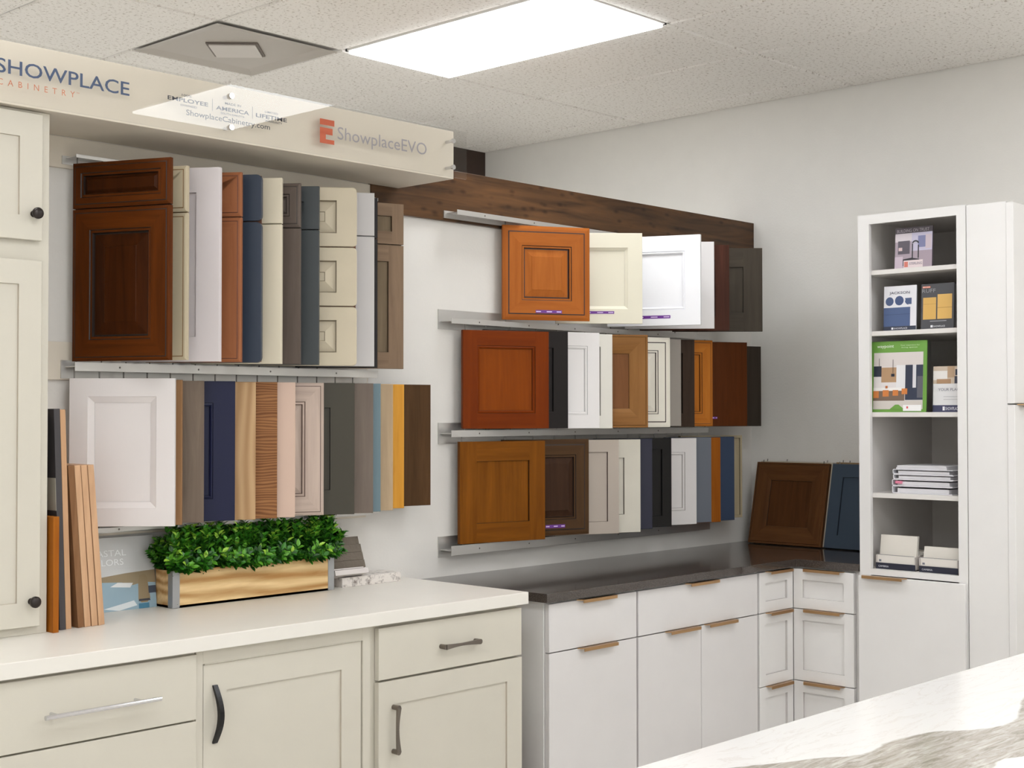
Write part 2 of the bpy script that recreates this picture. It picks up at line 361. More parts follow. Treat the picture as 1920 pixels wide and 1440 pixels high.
# bulkhead of dark wood beyond the partition
struct('wall_bulkhead', bxo(-1.25, -.001, 1.815, 1.9, 2.3, CEIL), paint('dark_stained_panel', (52, 34, 24), .4))
WG = emit('added_window_glow', (.93, .97, 1), 1.1)  # unseen glowing windows, added to brighten the room from behind the camera
WF = paint('window_frame_dark', (60, 58, 56), .4)
for n, (ax, a0, a1) in enumerate((('Y', -8.2, -5.2), ('Y', -4.7, -1.7), ('X', -8.6, -5.2))):
    b = B()
    for q in ((a0-.06, a1+.06, .30, .36), (a0-.06, a1+.06, 2.64, 2.70), (a0-.06, a0, .36, 2.64), (a1, a1+.06, .36, 2.64), ((a0+a1)/2-.03, (a0+a1)/2+.03, .36, 2.64)):
        if ax == 'Y': box(b, q[0], q[1], -9.5, -9.44, q[2], q[3])
        else: box(b, -9, -8.94, q[0], q[1], q[2], q[3])
    f = struct('window_%d' % (n+1), b, WF)
    b = B(); (box(b, a0, a1, -9.49, -9.47, .36, 2.64) if ax == 'Y' else box(b, -8.99, -8.97, a0, a1, .36, 2.64)); obj('added_glow_pane', b, WG, f)
# suspended ceiling: drop-in tiles and grid
b = B(); g = B()
xs = [-2.643+.6096*k for k in range(-11, 5)]; ys = [.652-1.2192*k for k in range(-7, 9)]
lampset = [(round(x, 1), round(y, 1)) for x, y in LAMPS]
VENT = (-2.643+.3048, .652+.32)
for x in xs:
    for y in ys:
        x0, x1, y0, y1 = max(x, -9), min(x+.6096, 0), max(y-1.2192, -9.5), min(y, 7.2)
        if x1-x0 < .01 or y1-y0 < .01: continue
        cx, cy = (x+.3048), (y-.6096)
        if any(abs(cx-a) < .1 and abs(cy-c) < .1 for a, c in LAMPS): continue
        e = .006
        def tile(x0, x1, y0, y1):
            lo = [(x0+e+.006, y0+e+.006), (x1-e-.006, y0+e+.006), (x1-e-.006, y1-e-.006), (x0+e+.006, y1-e-.006)]
            hi = [(x0+e, y0+e), (x1-e, y0+e), (x1-e, y1-e), (x0+e, y1-e)]
            A = [b.verts.new((p, q, CEIL)) for p, q in lo]; H = [b.verts.new((p, q, CEIL+.008)) for p, q in hi]
            b.faces.new(A)
            for i in range(4): b.faces.new((A[i], A[(i+1) % 4], H[(i+1) % 4], H[i]))
            b.faces.new(H)
        if abs(cx-VENT[0]) < .1 and y0 < VENT[1] < y1:
            tile(x0, x1, VENT[1]+.3048, y1)
        else: tile(x0, x1, y0, y1)
struct('ceiling', b, M['tile'])
struct('trim_2', bxo(-9, 0, -9.5, 7.2, CEIL+.009, CEIL+.02), M['tbar'])
for n, (x, y) in enumerate(LAMPS):
    near = {0: 'flat white troffer light panel glowing above the dark wood band', 1: 'flat white troffer light panel one row nearer than the one over the sample racks'}
    t = thing('ceiling_light', near.get(n, 'added unseen troffer light panel that brightens the room' if y < 1 else 'added unseen troffer light panel beyond the rack partition'), 'ceiling light', (x, y, CEIL-.004), group='troffer lights in the tiled ceiling')
    x0, x1, y0, y1 = x-.3, x+.3, y-.605, y+.605; f = B()
    for q in ((x0, x1, y0, y0+.012), (x0, x1, y1-.012, y1), (x0, x0+.012, y0, y1), (x1-.012, x1, y0, y1)): box(f, *q, CEIL-.004, CEIL+.008)
    obj('frame', f, M['tbar'], t); obj('diffuser', bxo(x0+.012, x1-.012, y0+.012, y1-.012, CEIL-.014, CEIL+.006), M['lamp'], t)
# air diffuser
t = thing('air_diffuser', 'square grey metal air diffuser set in the tiled ceiling above the sign', 'ceiling vent', (VENT[0], VENT[1], CEIL-.002))
VM = paint('grey_vent_enamel', (178, 170, 160), .35)
v = B(); h = .298; h2 = .24
lo = [(VENT[0]+a*h, VENT[1]+c*h, CEIL-.002) for a, c in ((-1, -1), (1, -1), (1, 1), (-1, 1))]
mid = [(VENT[0]+a*h2, VENT[1]+c*h2, CEIL+.008) for a, c in ((-1, -1), (1, -1), (1, 1), (-1, 1))]
A = [v.verts.new(p) for p in lo]; C2 = [v.verts.new(p) for p in mid]
for i in range(4): v.faces.new((A[i], A[(i+1) % 4], C2[(i+1) % 4], C2[i]))
v.faces.new(C2)
obj('frame', v, VM, t)
v = B(); r = .135; pts = [(VENT[0]-r, VENT[1]), (VENT[0], VENT[1]-r), (VENT[0]+r, VENT[1]), (VENT[0], VENT[1]+r)]
prism(v, pts, CEIL-.004, CEIL+.001); obj('centre_plate', v, paint('vent_plate', (205, 198, 190), .4), t)
v = B(); r = .15; pts = [(VENT[0]-r, VENT[1]), (VENT[0], VENT[1]-r), (VENT[0]+r, VENT[1]), (VENT[0], VENT[1]+r)]
prism(v, pts, CEIL+.002, CEIL+.0075); obj('throat', v, paint('vent_throat', (110, 100, 92), .6), t)

# ------------------------------------------------------------------ dark wood band on the rack wall
def knotty():
    m, nt, b = newmat('knotty_plank'); N = nt.nodes.new; L = nt.links.new
    tc = N('ShaderNodeTexCoord'); mp = N('ShaderNodeMapping'); mp.inputs['Scale'].default_value = (1.4, 8, 16); L(tc.outputs['Object'], mp.inputs[0])
    n = N('ShaderNodeTexNoise'); n.inputs['Scale'].default_value = 1.8; n.inputs['Detail'].default_value = 8; n.inputs['Distortion'].default_value = .5; L(mp.outputs[0], n.inputs['Vector'])
    r = N('ShaderNodeValToRGB'); e = r.color_ramp.elements
    e[0].position = .3; e[0].color = (*lin((46, 31, 20)), 1); e[1].position = .7; e[1].color = (*lin((102, 70, 42)), 1); L(n.outputs['Fac'], r.inputs[0])
    vo = N('ShaderNodeTexVoronoi'); mp2 = N('ShaderNodeMapping'); mp2.inputs['Scale'].default_value = (2.6, 1, 5.5); L(tc.outputs['Object'], mp2.inputs[0]); L(mp2.outputs[0], vo.inputs['Vector'])
    r2 = N('ShaderNodeValToRGB'); e = r2.color_ramp.elements; e[0].position = .05; e[0].color = (.3, .25, .22, 1); e[1].position = .3; e[1].color = (1, 1, 1, 1); L(vo.outputs['Distance'], r2.inputs[0])
    mx = N('ShaderNodeMix'); mx.data_type = 'RGBA'; mx.blend_type = 'MULTIPLY'; mx.inputs['Factor'].default_value = .8
    L(r.outputs[0], mx.inputs['A']); L(r2.outputs[0], mx.inputs['B']); L(mx.outputs['Result'], b.inputs['Base Color']); b.inputs['Roughness'].default_value = .38; b.inputs['Specular IOR Level'].default_value = .25; return m
tag(obj('wood_valance', bxo(-2.452, 0, -.02, 0, 2.262, 2.458), knotty(), bevel=.0015), 'long dark knotty wood band along the top of the rack wall', 'wood band')

# ------------------------------------------------------------------ soffit box and the acrylic sign
t = tag(obj('soffit_box', bxo(-4.8, -2.325, -.312, -.0205, 2.357, 2.525), M['soffit'], bevel=.001), 'cream boxed soffit shelf above the tall door samples carrying the clear sign', 'soffit')
SX0, SX1, SZ0, SZ1, SY = -4.7, -2.292, 2.356, 2.523, -.3445
t = thing('acrylic_sign', 'clear acrylic shop sign with blue, orange and grey lettering on metal standoffs', 'sign', (-3.2, -.342, SZ0))
obj('acrylic_panel', bxo(SX0, SX1, SY, SY+.006, SZ0, SZ1), M['acrylic'], t, bevel=.0008)
for x, z in ((-3.292, 2.486), (-3.292, 2.391), (-2.362, 2.482), (-2.362, 2.39)):
    s = B(); tube(s, (x, -.312, z), (x, SY-.004, z), .0055); tube(s, (x, SY-.008, z), (x, SY, z), .0085, n=20); obj('standoff', s, M['chrome'], t)
BL = paint('print_slate_blue', (72, 90, 125), .5); OR = paint('print_orange', (214, 128, 92), .5); OR2 = paint('print_strong_orange', (206, 92, 50), .5)
GR = paint('print_grey', (166, 160, 166), .5); DG = paint('print_dark_grey', (62, 64, 72), .5)
ty = SY+.0066
lt = text_bm('SHOWPLACE', -4.027, -3.631, 2.431, 2.470, ty, bold=.008); obj('lettering', lt, BL, t)
lt = text_bm('C  A  B  I  N  E  T  R  Y', -4.022, -3.80, 2.399, 2.4155, ty)
merge(lt, text_bm('TM', -3.796, -3.787, 2.411, 2.415, ty)); obj('lettering', lt, OR, t)
lt = text_bm('EMPLOYEE', -3.506, -3.367, 2.443, 2.455, ty, bold=.02)
for s_, a, c, z0, z1, bo in (('100%', -3.458, -3.424, 2.460, 2.467, 0), ('OWNED', -3.463, -3.406, 2.431, 2.437, 0), ('AMERICA', -3.339, -3.219, 2.440, 2.452, .02), ('MADE IN', -3.307, -3.249, 2.460, 2.467, 0),
                      ('SOUTH DAKOTA', -3.322, -3.236, 2.429, 2.435, 0), ('LIFETIME', -3.194, -3.076, 2.440, 2.452, .02), ('LIMITED', -3.160, -3.110, 2.458, 2.464, 0), ('WARRANTY', -3.159, -3.094, 2.430, 2.437, 0),
                      ('ShowplaceCabinetry.com', -3.443, -3.141, 2.402, 2.4235, 0)):
    merge(lt, text_bm(s_, a, c, z0, z1, ty, bold=bo or .006))
for x in (-3.352, -3.207): box(lt, x-.0006, x+.0006, ty-.0002, ty, 2.432, 2.469)
obj('lettering', lt, DG, t)
lt = text_bm('ShowplaceEVO', -2.872, -2.479, 2.404, 2.458, ty); obj('lettering', lt, GR, t)
lg = B(); prism(lg, [(-2.945, 2.455), (-2.886, 2.455), (-2.886, 2.474), (-2.945, 2.474)], ty-.0003, ty, axis='Y')
prism(lg, [(-2.945, 2.396), (-2.886, 2.396), (-2.886, 2.410), (-2.921, 2.410), (-2.921, 2.4255), (-2.893, 2.4255), (-2.893, 2.4465), (-2.945, 2.4465)], ty-.0003, ty, axis='Y')
obj('logo', lg, OR2, t)

# ------------------------------------------------------------------ wall boards and aluminium rails
for nm, x0, x1, z0, z1, lab in (('mounting_board', -3.842, -2.452, 2.264, 2.357, 'cream board on the wall right under the soffit'), ('mounting_board', -3.842, -2.462, 1.632, 1.745, 'cream board on the wall between the tall and short left door samples'),
                            ('mounting_board', -3.842, -2.47, 1.160, 1.235, 'cream board low on the wall above the planter')):
    tag(obj(nm, bxo(x0, x1, -.012, 0, z0, z1), M['soffit'], bevel=.001), lab, 'board', 'cream boards behind the left rack')
def rail(x0, x1, z0, z1, lip, label, group, yb=0., tabs=True, hooks=()):
    """extruded aluminium rail: back plate, projecting shelf with a folded front lip, end tab"""
    zc = (lip[0]+lip[1])/2
    t = thing('hanging_rail', label, 'rail', ((x0+x1)/2, yb-.02, z0), group=group)
    p = B(); box(p, x0, x1, yb-.004, yb, z0, z1); obj('back_plate', p, M['alu'], t)
    p = B(); box(p, x0+.012, x1, yb-.062, yb-.004, zc-.0015, zc+.0015); box(p, x0+.012, x1, yb-.064, yb-.061, lip[0], lip[1]); obj('pin_channel', p, M['alu'], t, bevel=.0006)
    for i in range(int((x1-x0)/.28)):
        s = B(); lathe(s, (x0+.16+i*.28, yb-.0632, zc), (0, -1, 0), [(0, .0035), (.0015, .003), (.002, .0005)], 10); obj('screw', s, M['steel'], t)
    return t
rail(-3.66, -2.47, 2.275, 2.30, (2.288, 2.299), 'aluminium rail above the tall left door samples', 'aluminium rails of the left rack', -.012)
rail(-3.66, -2.47, 1.636, 1.690, (1.657, 1.684), 'aluminium rail between the two rows of the left rack', 'aluminium rails of the left rack', -.012)
rail(-3.66, -2.47, 1.168, 1.194, (1.176, 1.190), 'aluminium rail under the short left door samples', 'aluminium rails of the left rack', -.012)
rail(-2.095, -.45, 2.272, 2.300, (2.280, 2.299), 'aluminium rail across the wood band over the top row of samples', 'aluminium rails of the right rack', -.02)
rail(-2.105, -.445, 1.851, 1.926, (1.870, 1.891), 'aluminium rail under the top row of the right rack', 'aluminium rails of the right rack')
rail(-2.105, -.445, 1.416, 1.496, (1.442, 1.468), 'aluminium rail between middle and bottom rows of the right rack', 'aluminium rails of the right rack')
rail(-2.105, -.435, .988, 1.066, (.998, 1.034), 'aluminium rail under the bottom row, just above the dark worktop', 'aluminium rails of the right rack')

# ------------------------------------------------------------------ door samples
HP = -.05
def sample(hx, ang, w_, z0, z1, style, mats, label, group, kw={}, t=.018, sticker=None, splits=None, radius=0, back=None, drawer=None):
    """one hinged sample; splits: heights (fraction from the top) where separate fronts meet"""
    r = thing('door_sample', label, 'door sample', (hx, HP, z0), -math.radians(ang), group)
    h_ = z1-z0; mats = list(mats)
    if not splits:
        front(r, w_, h_, style, mats, kw=kw, t=t, name='frame', radius=radius)
    else:
        edges = [0]+[1-s for s in reversed(splits)]+[1]; n = len(edges)-1
        for i in range(n):
            a, c = edges[i]*h_, edges[i+1]*h_; g = .0018
            st, k2 = (style, kw) if (i < n-1 or not drawer) else drawer
            front(r, w_, c-a-(g if i < n-1 else 0)-(g if i else 0), st, mats, z0=a+(g if i else 0), kw=k2, t=t, name='drawer_front' if (i == n-1 or n == 3) else 'door_front', radius=radius)
        bb = B(); box(bb, .003, w_-.004, t-.004, t+.004, .003, h_-.003); obj('backing_board', bb, back or mats[2], r, world=False)
    zu, zl = PIN[group]
    for zz, zt in ((h_, zu-z0-.0003), (zl-z0+.0003, 0)):
        p = B(); tube(p, (.012, t/2, zz), (.012, t/2, zt), .0022, n=8); obj('hinge_pin', p, M['steel'], r, world=False)
    if sticker:
        a, c, zz, sh = sticker; s = B(); box(s, a, c, -.0004, .0004, zz, zz+sh, 0)
        for f0, f1 in ((.02, .2), (.42, .62), (.8, .97)): box(s, a+(c-a)*f0, a+(c-a)*f1, -.0007, -.0003, zz+sh*.35, zz+sh*.65, 1)
        obj('sticker', s, [PURP, PWH], r, world=False)
    return r
GL1, GL2 = 'tall door samples in the upper left rack', 'door samples in the lower left rack'
GR1, GR2, GR3 = 'door samples in the top right row', 'door samples in the middle right row', 'door samples in the bottom right row'
PIN = {GL1: (2.292, 1.672), GL2: (1.669, 1.1845), GR1: (2.288, 1.882), GR2: (1.879, 1.4565), GR3: (1.4535, 1.0175)}   # undersides and tops of the rails' channels
cherry = wmats('dark_cherry_stain', (100, 50, 14), (66, 30, 6), (26, 13, 6), ((72, 34, 10), (42, 19, 5)))
L1 = [
 ((-3.647, 65.8, .335, 1.686, 2.273), 'raised', cherry, 'tall dark cherry door and drawer sample with raised panels', dict(kw=dict(fw=.062, s=.036), splits=[.232], drawer=('raised', dict(fw=.03, s=.006)), back=paint('cherry_dark_edge', (40, 18, 10)))),
 ((-3.564, 59.3, .291, 1.690, 2.267), 'raised', pmats('beige_glazed', (196, 182, 154), (128, 98, 62)), 'tall beige sample with brown glazed edges beside the dark cherry door', dict(kw=dict(fw=.08, s=.03), splits=[.24], drawer=('raised', dict(fw=.08, s=.01)))),
 ((-3.481, 56.0, .314, 1.688, 2.275), 'shaker', pmats('white_paint_a', (222, 214, 214)), 'tall plain white recessed-panel sample in the upper left rack', dict(kw=dict(fw=.075))),
 ((-3.398, 52.5, .303, 1.689, 2.274), 'raised', wmats('copper_cherry', (164, 106, 72), (144, 90, 60), (96, 46, 24)), 'tall copper brown sample with rounded edge beside the white one', dict(kw=dict(fw=.09, s=.03), splits=[.236], drawer=('raised', dict(fw=.09, s=.01)))),
 ((-3.315, 52.4, .297, 1.690, 2.277), 'slab', pmats('slate_navy', (60, 68, 82)), 'tall slate navy sample with softened corners and brown reveal', dict(splits=[.25], radius=.016, back=paint('brown_reveal', (96, 56, 34)))),
 ((-3.232, 51.9, .292, 1.688, 2.277), 'slab', pmats('antique_cream', (222, 212, 190)), 'tall smooth cream sample between navy and taupe ones', dict(splits=[.248])),
 ((-3.149, 48.8, .282, 1.690, 2.273), 'shaker', wmats('dusk_taupe', (110, 98, 90), (94, 83, 76), (58, 48, 42)), 'tall dusky taupe sample with a moulded drawer panel', dict(kw=dict(fw=.06), splits=[.248], drawer=('raised', dict(fw=.035, s=.012)))),
 ((-3.066, 46.7, .275, 1.690, 2.274), 'shaker', pmats('charcoal_blue', (72, 76, 78), (30, 30, 32)), 'tall charcoal sample with narrow grooves', dict(kw=dict(fw=.068), splits=[.244], drawer=('shaker', dict(fw=.05)))),
 ((-2.983, 40.3, .333, 1.690, 2.285), 'pyr', pmats('distressed_cream', (206, 194, 170), (150, 136, 112), vary=.08), 'distressed cream three-drawer sample with pyramid panels', dict(kw=dict(fw=.067, fv=.044), splits=[.335, .668], radius=.014, back=paint('sienna_reveal', (110, 64, 36)))),
 ((-2.900, 34.0, .331, 1.691, 2.282), 'slab', pmats('pale_grey_paint', (200, 196, 194)), 'tall pale grey sample between distressed cream and black', dict(splits=[.25])),
 ((-2.817, 32.4, .280, 1.688, 2.274), 'slab', pmats('ebony', (30, 24, 24)), 'tall black sample showing only as a thin dark edge', dict(splits=[.24])),
 ((-2.734, 18.4, .332, 1.689, 2.274), 'shaker', wmats('rustic_taupe', (146, 122, 100), (118, 97, 78), (76, 58, 42), ((132, 114, 92), (108, 94, 74))), 'tall rustic taupe shaker sample with knots, last of the row', dict(kw=dict(fw=.058), splits=[.25], drawer=('shaker', dict(fw=.045)))),
]
for a, st, m, lab, k in L1: sample(*a, st, m, lab, GL1, **k)
L2 = [
 ((-3.652, 44.1, .309, 1.198, 1.636), 'bevel', pmats('white_paint_b', (228, 222, 220)), 'white sample with wide sloping recess at the front of the lower left rack', dict(kw=dict(fw=.054, s=.018, d=.011))),
 ((-3.569, 42.8, .258, 1.197, 1.633), 'slab', wmats('tan_oak', (166, 128, 92), (142, 104, 70)), 'tan oak sample showing a narrow edge beside the big white one', {}),
 ((-3.486, 35.1, .252, 1.197, 1.632), 'shaker', wmats('driftwood', (136, 120, 106), (108, 94, 82)), 'driftwood grey brown sample beside the navy one', dict(kw=dict(fw=.066))),
 ((-3.403, 28.9, .280, 1.196, 1.633), 'bead', pmats('navy_paint', (28, 31, 60), (14, 16, 34)), 'deep navy sample with beaded recess in the lower left rack', dict(kw=dict(fw=.068))),
 ((-3.320, 28.4, .277, 1.194, 1.632), 'slab', wmats('natural_maple', (200, 166, 126), (172, 136, 98), cath=7), 'natural maple slab sample with knot between navy and walnut', {}),
 ((-3.237, 29.1, .278, 1.194, 1.633), 'slab', None, 'walnut slab sample with horizontal wavy grain', {}),
 ((-3.154, 32.0, .268, 1.194, 1.633), 'slab', pmats('blush_beige', (212, 184, 166)), 'blush beige slab sample beside the walnut one', {}),
 ((-3.071, 29.7, .298, 1.195, 1.633), 'raised', wmats('whitewashed', (206, 186, 172), (168, 150, 138), (112, 92, 84)), 'whitewashed distressed sample with moulded panel', dict(kw=dict(fw=.062, s=.02))),
 ((-2.988, 29.4, .336, 1.193, 1.634), 'shaker', pmats('olive_charcoal', (70, 66, 56), (34, 30, 26)), 'olive charcoal sample with shallow recess', dict(kw=dict(fw=.082))),
 ((-2.905, 30.5, .335, 1.193, 1.634), 'slab', wmats('stone_grey_stain', (124, 112, 102), (108, 96, 88)), 'stone grey stained slab sample beside the olive charcoal one', {}),
 ((-2.822, 32.8, .295, 1.195, 1.634), 'slab', pmats('steel_blue', (110, 130, 138)), 'steel blue slab sample, a thin strip in the lower left rack', {}),
 ((-2.739, 31.7, .276, 1.195, 1.634), 'slab', wmats('sand_ash', (196, 172, 140), (172, 148, 120)), 'sandy ash slab sample between steel blue and golden', {}),
 ((-2.656, 25.0, .260, 1.197, 1.634), 'slab', wmats('golden_oak', (228, 168, 72), (202, 140, 50)), 'golden yellow slab sample near the end of the lower left rack', {}),
 ((-2.573, 12.3, .327, 1.198, 1.636), 'slab', wmats('espresso_brown', (92, 66, 42), (66, 46, 28)), 'espresso brown slab sample ending the lower left rack', {}),
]
wal = wood('walnut_grain', (164, 116, 76), (116, 76, 48), True, .4, 1.2, 34); L2[5] = (L2[5][0], 'slab', [wal]*4, L2[5][3], {})
for a, st, m, lab, k in L2: sample(*a, st, m, lab, GL2, **k)
R1 = [
 ((-1.800, 28.9, .365, 1.900, 2.273), 'raised', wmats('honey_cherry', (182, 106, 44), (158, 86, 34), (48, 22, 12)), 'honey cherry raised-panel sample with black glaze lines and purple sticker', dict(kw=dict(fw=.078, s=.026, edge=.022), sticker=(.135, .245, .028, .012))),
 ((-1.490, 44.7, .356, 1.898, 2.269), 'bevel', pmats('soft_cream', (226, 220, 200)), 'soft cream recessed sample with purple sticker beside the honey cherry door', dict(kw=dict(fw=.06, s=.012, d=.01), sticker=(.12, .24, .04, .011))),
 ((-1.160, 66.6, .403, 1.899, 2.276), 'bead', pmats('bright_white', (240, 239, 241), (200, 200, 214)), 'bright white beaded sample with purple sticker in the top right row', dict(kw=dict(fw=.066, d=.01), sticker=(.13, .275, .030, .013))),
 ((-1.040, 51.5, .383, 1.895, 2.269), 'shaker', pmats('white_paint_c', (226, 222, 220)), 'white sample mostly hidden behind the bright white beaded door', dict(kw=dict(fw=.058))),
 ((-0.935, 45.6, .392, 1.893, 2.269), 'shaker', wmats('wine_brown', (86, 50, 38), (60, 34, 24), (36, 14, 12)), 'wine brown recessed sample with a knot in the top right row', dict(kw=dict(fw=.062))),
 ((-0.700, 48.2, .403, 1.898, 2.273), 'shaker', wmats('smoky_umber', (80, 72, 62), (62, 55, 47), (34, 28, 24)), 'smoky umber shaker sample ending the top right row', dict(kw=dict(fw=.085))),
]
for a, st, m, lab, k in R1: sample(*a, st, m, lab, GR1, **k)
R2 = [
 ((-2.020, 22.8, .361, 1.473, 1.850), 'bead', wmats('russet_cherry', (126, 54, 6), (104, 40, 2), (60, 24, 4), ((140, 68, 10), (116, 50, 4))), 'russet cherry beaded sample at the front of the middle right row', dict(kw=dict(fw=.058))),
 ((-1.905, 19.9, .370, 1.472, 1.857), 'shaker', pmats('near_black', (26, 20, 19), (12, 9, 9)), 'near-black sample beside the russet cherry door', dict(kw=dict(fw=.066))),
 ((-1.770, 21.6, .408, 1.471, 1.858), 'bead', pmats('white_paint_d', (230, 226, 224)), 'clean white beaded sample in the middle right row', dict(kw=dict(fw=.055))),
 ((-1.620, 28.8, .338, 1.470, 1.854), 'shaker', pmats('off_white', (220, 216, 206)), 'off-white sample tucked behind the clean white one in the middle row', dict(kw=dict(fw=.052), t=.014)),
 ((-1.500, 36.4, .396, 1.473, 1.855), 'mitre', wmats('toffee_maple', (152, 108, 62), (126, 84, 44), (88, 52, 26), ((132, 88, 54), (106, 68, 40))), 'toffee brown sample with broad sloping mitred frame', dict(kw=dict(fw=.078))),
 ((-1.320, 30.6, .393, 1.473, 1.853), 'raised', pmats('antique_white', (226, 220, 206), (70, 58, 54)), 'antique white raised-panel sample with dark glaze lines', dict(kw=dict(fw=.055, s=.018, edge=.02))),
 ((-1.180, 24.8, .369, 1.476, 1.853), 'slab', pmats('dove_grey', (150, 142, 134)), 'dove grey sample strip between antique white and dark brown', {}),
 ((-1.090, 26.7, .368, 1.472, 1.853), 'shaker', wmats('dark_chocolate', (66, 52, 42), (48, 36, 28)), 'dark chocolate sample beside the amber one', dict(kw=dict(fw=.058))),
 ((-0.970, 24.2, .390, 1.474, 1.856), 'raised', wmats('amber_maple', (190, 118, 46), (164, 94, 32), (104, 56, 18)), 'amber raised-panel sample in the middle right row', dict(kw=dict(fw=.055, s=.02))),
 ((-0.740, 26.2, .407, 1.473, 1.855), 'slab', wmats('mahogany', (92, 48, 20), (72, 36, 12)), 'mahogany slab sample with a bit of purple sticker', dict(sticker=(.21, .252, .033, .01))),
 ((-0.460, 17.3, .336, 1.471, 1.847), 'slab', wmats('charcoal_umber', (64, 56, 48), (50, 43, 37)), 'charcoal umber slab sample ending the middle right row', {}),
]
for a, st, m, lab, k in R2: sample(*a, st, m, lab, GR2, **k)
R3 = [
 ((-2.036, 13.3, .392, 1.036, 1.424), 'shaker', wmats('cider_brown', (138, 82, 20), (102, 56, 8), (56, 28, 6)), 'cider brown shaker sample at the front of the bottom right row', dict(kw=dict(fw=.075))),
 ((-1.800, 18.5, .394, 1.045, 1.428), 'raised', wmats('coffee_brown', (86, 62, 40), (66, 46, 30), (30, 18, 12), ((70, 48, 34), (52, 34, 24))), 'coffee brown raised-panel sample with purple sticker in the bottom right row', dict(kw=dict(fw=.062, s=.02, edge=.02), sticker=(.19, .28, .03, .013))),
 ((-1.640, 24.1, .393, 1.040, 1.424), 'shaker', pmats('mushroom', (178, 166, 154), (100, 86, 80)), 'mushroom taupe shaker sample in the bottom right row', dict(kw=dict(fw=.05))),
 ((-1.510, 25.3, .398, 1.038, 1.423), 'shaker', pmats('scuffed_white', (208, 202, 188), (108, 100, 90), vary=.07), 'scuffed off-white sample beside the mushroom taupe one', dict(kw=dict(fw=.075))),
 ((-1.380, 24.1, .368, 1.044, 1.425), 'slab', pmats('ink_blue', (52, 52, 66)), 'ink blue sample strip left of the black one', {}),
 ((-1.240, 20.0, .380, 1.043, 1.425), 'shaker', pmats('black_oak', (28, 26, 25), (10, 9, 9)), 'black recessed sample in the bottom right row', dict(kw=dict(fw=.048))),
 ((-1.030, 18.1, .369, 1.041, 1.422), 'bead', pmats('white_glaze', (222, 217, 214), (140, 130, 122)), 'white sample with a fine edge line in the bottom right row', dict(kw=dict(fw=.062))),
 ((-0.945, 14.9, .407, 1.042, 1.423), 'slab', pmats('storm_grey', (112, 116, 124)), 'storm grey blue slab sample beside the lined white one', {}),
 ((-0.840, 15.3, .380, 1.038, 1.422), 'slab', wmats('burnt_orange', (164, 96, 32), (140, 76, 22)), 'burnt orange slab sample strip near the corner', {}),
 ((-0.750, 13.5, .406, 1.040, 1.424), 'slab', pmats('denim_blue', (62, 74, 96)), 'denim blue slab sample strip near the corner', {}),
 ((-0.640, 12.2, .378, 1.047, 1.429), 'shaker', wmats('weathered_beige', (188, 174, 146), (164, 150, 122)), 'weathered beige sample ending the bottom right row', dict(kw=dict(fw=.012))),
]
for a, st, m, lab, k in R3: sample(*a, st, m, lab, GR3, **k)

# ------------------------------------------------------------------ handles
def edge_pull(parent, x0, x1, y, z, axis='X'):
    """brass edge pull clipped over a door's top edge, folded lip with splayed ends"""
    q = B(); o_ = .022
    prism(q, [(x0, 0), (x1, 0), (x1-.012, -o_), (x0+.012, -o_)], z-.0015, z+.0015)
    box(q, x0+.012, x1-.012, -o_-.0015, -o_+.0012, z-.010, z+.0015)
    if axis == 'X': q.transform(Matrix.Translation((0, y, 0)))
    else: q.transform(Matrix.Translation((y, 0, 0)) @ Matrix.Rotation(-math.pi/2, 4, 'Z'))
    return obj('handle', q, M['brass'], parent)
def xfX(x, y, z):                       # local door frame -> front plane facing -X, local x runs toward -Y
    return Matrix.Translation((x, y, z)) @ Matrix.Rotation(-math.pi/2, 4, 'Z')
def xfY(x, y, z): return Matrix.Translation((x, y, z))
CM = [M['cream'], M['cream'], paint('cream_groove', (186, 176, 160), .5), M['cream']]
GM = [M['white'], M['white'], paint('white_groove', (190, 184, 182), .5), M['white']]
SM = [M['white2'], M['white2'], paint('satin_groove', (196, 191, 188), .5), M['white2']]
CT = .934
# ------------------------------------------------------------------ cream hutch cabinet on the counter
t = thing('hutch_cabinet', 'tall cream wall cabinet standing on the white counter at the picture edge', 'cabinet', (-4.2, -.15, CT))
b = B(); box(b, -4.7, -3.843, -.28, -.001, CT, 2.356); obj('body', b, M['cream'], t, bevel=.0015)
for z0, z1, kz in ((2.001, 2.345, 2.072), (.958, 1.946, 1.026)):
    d = front(t, .46, z1-z0, 'shaker', CM, name='door', xf=xfY(-4.334, -.301, z0), kw=dict(fw=.066, d=.006))
    k = B(); lathe(k, (-3.900, -.301, kz), (0, -1, 0), [(0, .009), (.004, .0065), (.012, .0055), (.017, .011), (.022, .0155), (.028, .0155), (.032, .011), (.033, .002)]); obj('knob', k, M['bronze'], d, smooth=True)
# ------------------------------------------------------------------ white counter run
tag(obj('white_worktop', bxo(-4.9, -2.305, -.652, -.001, .894, CT), M['creamtop'], bevel=.002), 'long white laminate countertop over the cream cabinets', 'countertop')
def carcass(bm, x0, x1, y0, y1, z0, z1): box(bm, x0, x1, y0, y1, z0, z1); box(bm, x0, x1, y0+.07, y1, 0, z0)
t = thing('drawer_cabinet', 'cream slab drawer base cabinet with a chrome bar handle', 'cabinet', (-4.1, -.3, 0))
b = B(); carcass(b, -4.7, -3.593, -.615, -.001, .1, .8935); obj('body', b, M['cream'], t, bevel=.001)
for z0, z1 in ((.711, .884), (.43, .706), (.12, .426)):
    d = front(t, 1.0, z1-z0, 'slab', CM, name='drawer_front', xf=xfY(-4.598, -.634, z0))
    if z0 > .7:
        hb = B(); tube(hb, (-4.055, -.672, .792), (-3.732, -.672, .792), .006, n=16)
        for x in (-4.02, -3.785): tube(hb, (x, -.634, .792), (x, -.672, .792), .0045)
        obj('handle', hb, M['chrome'], d, smooth=False)
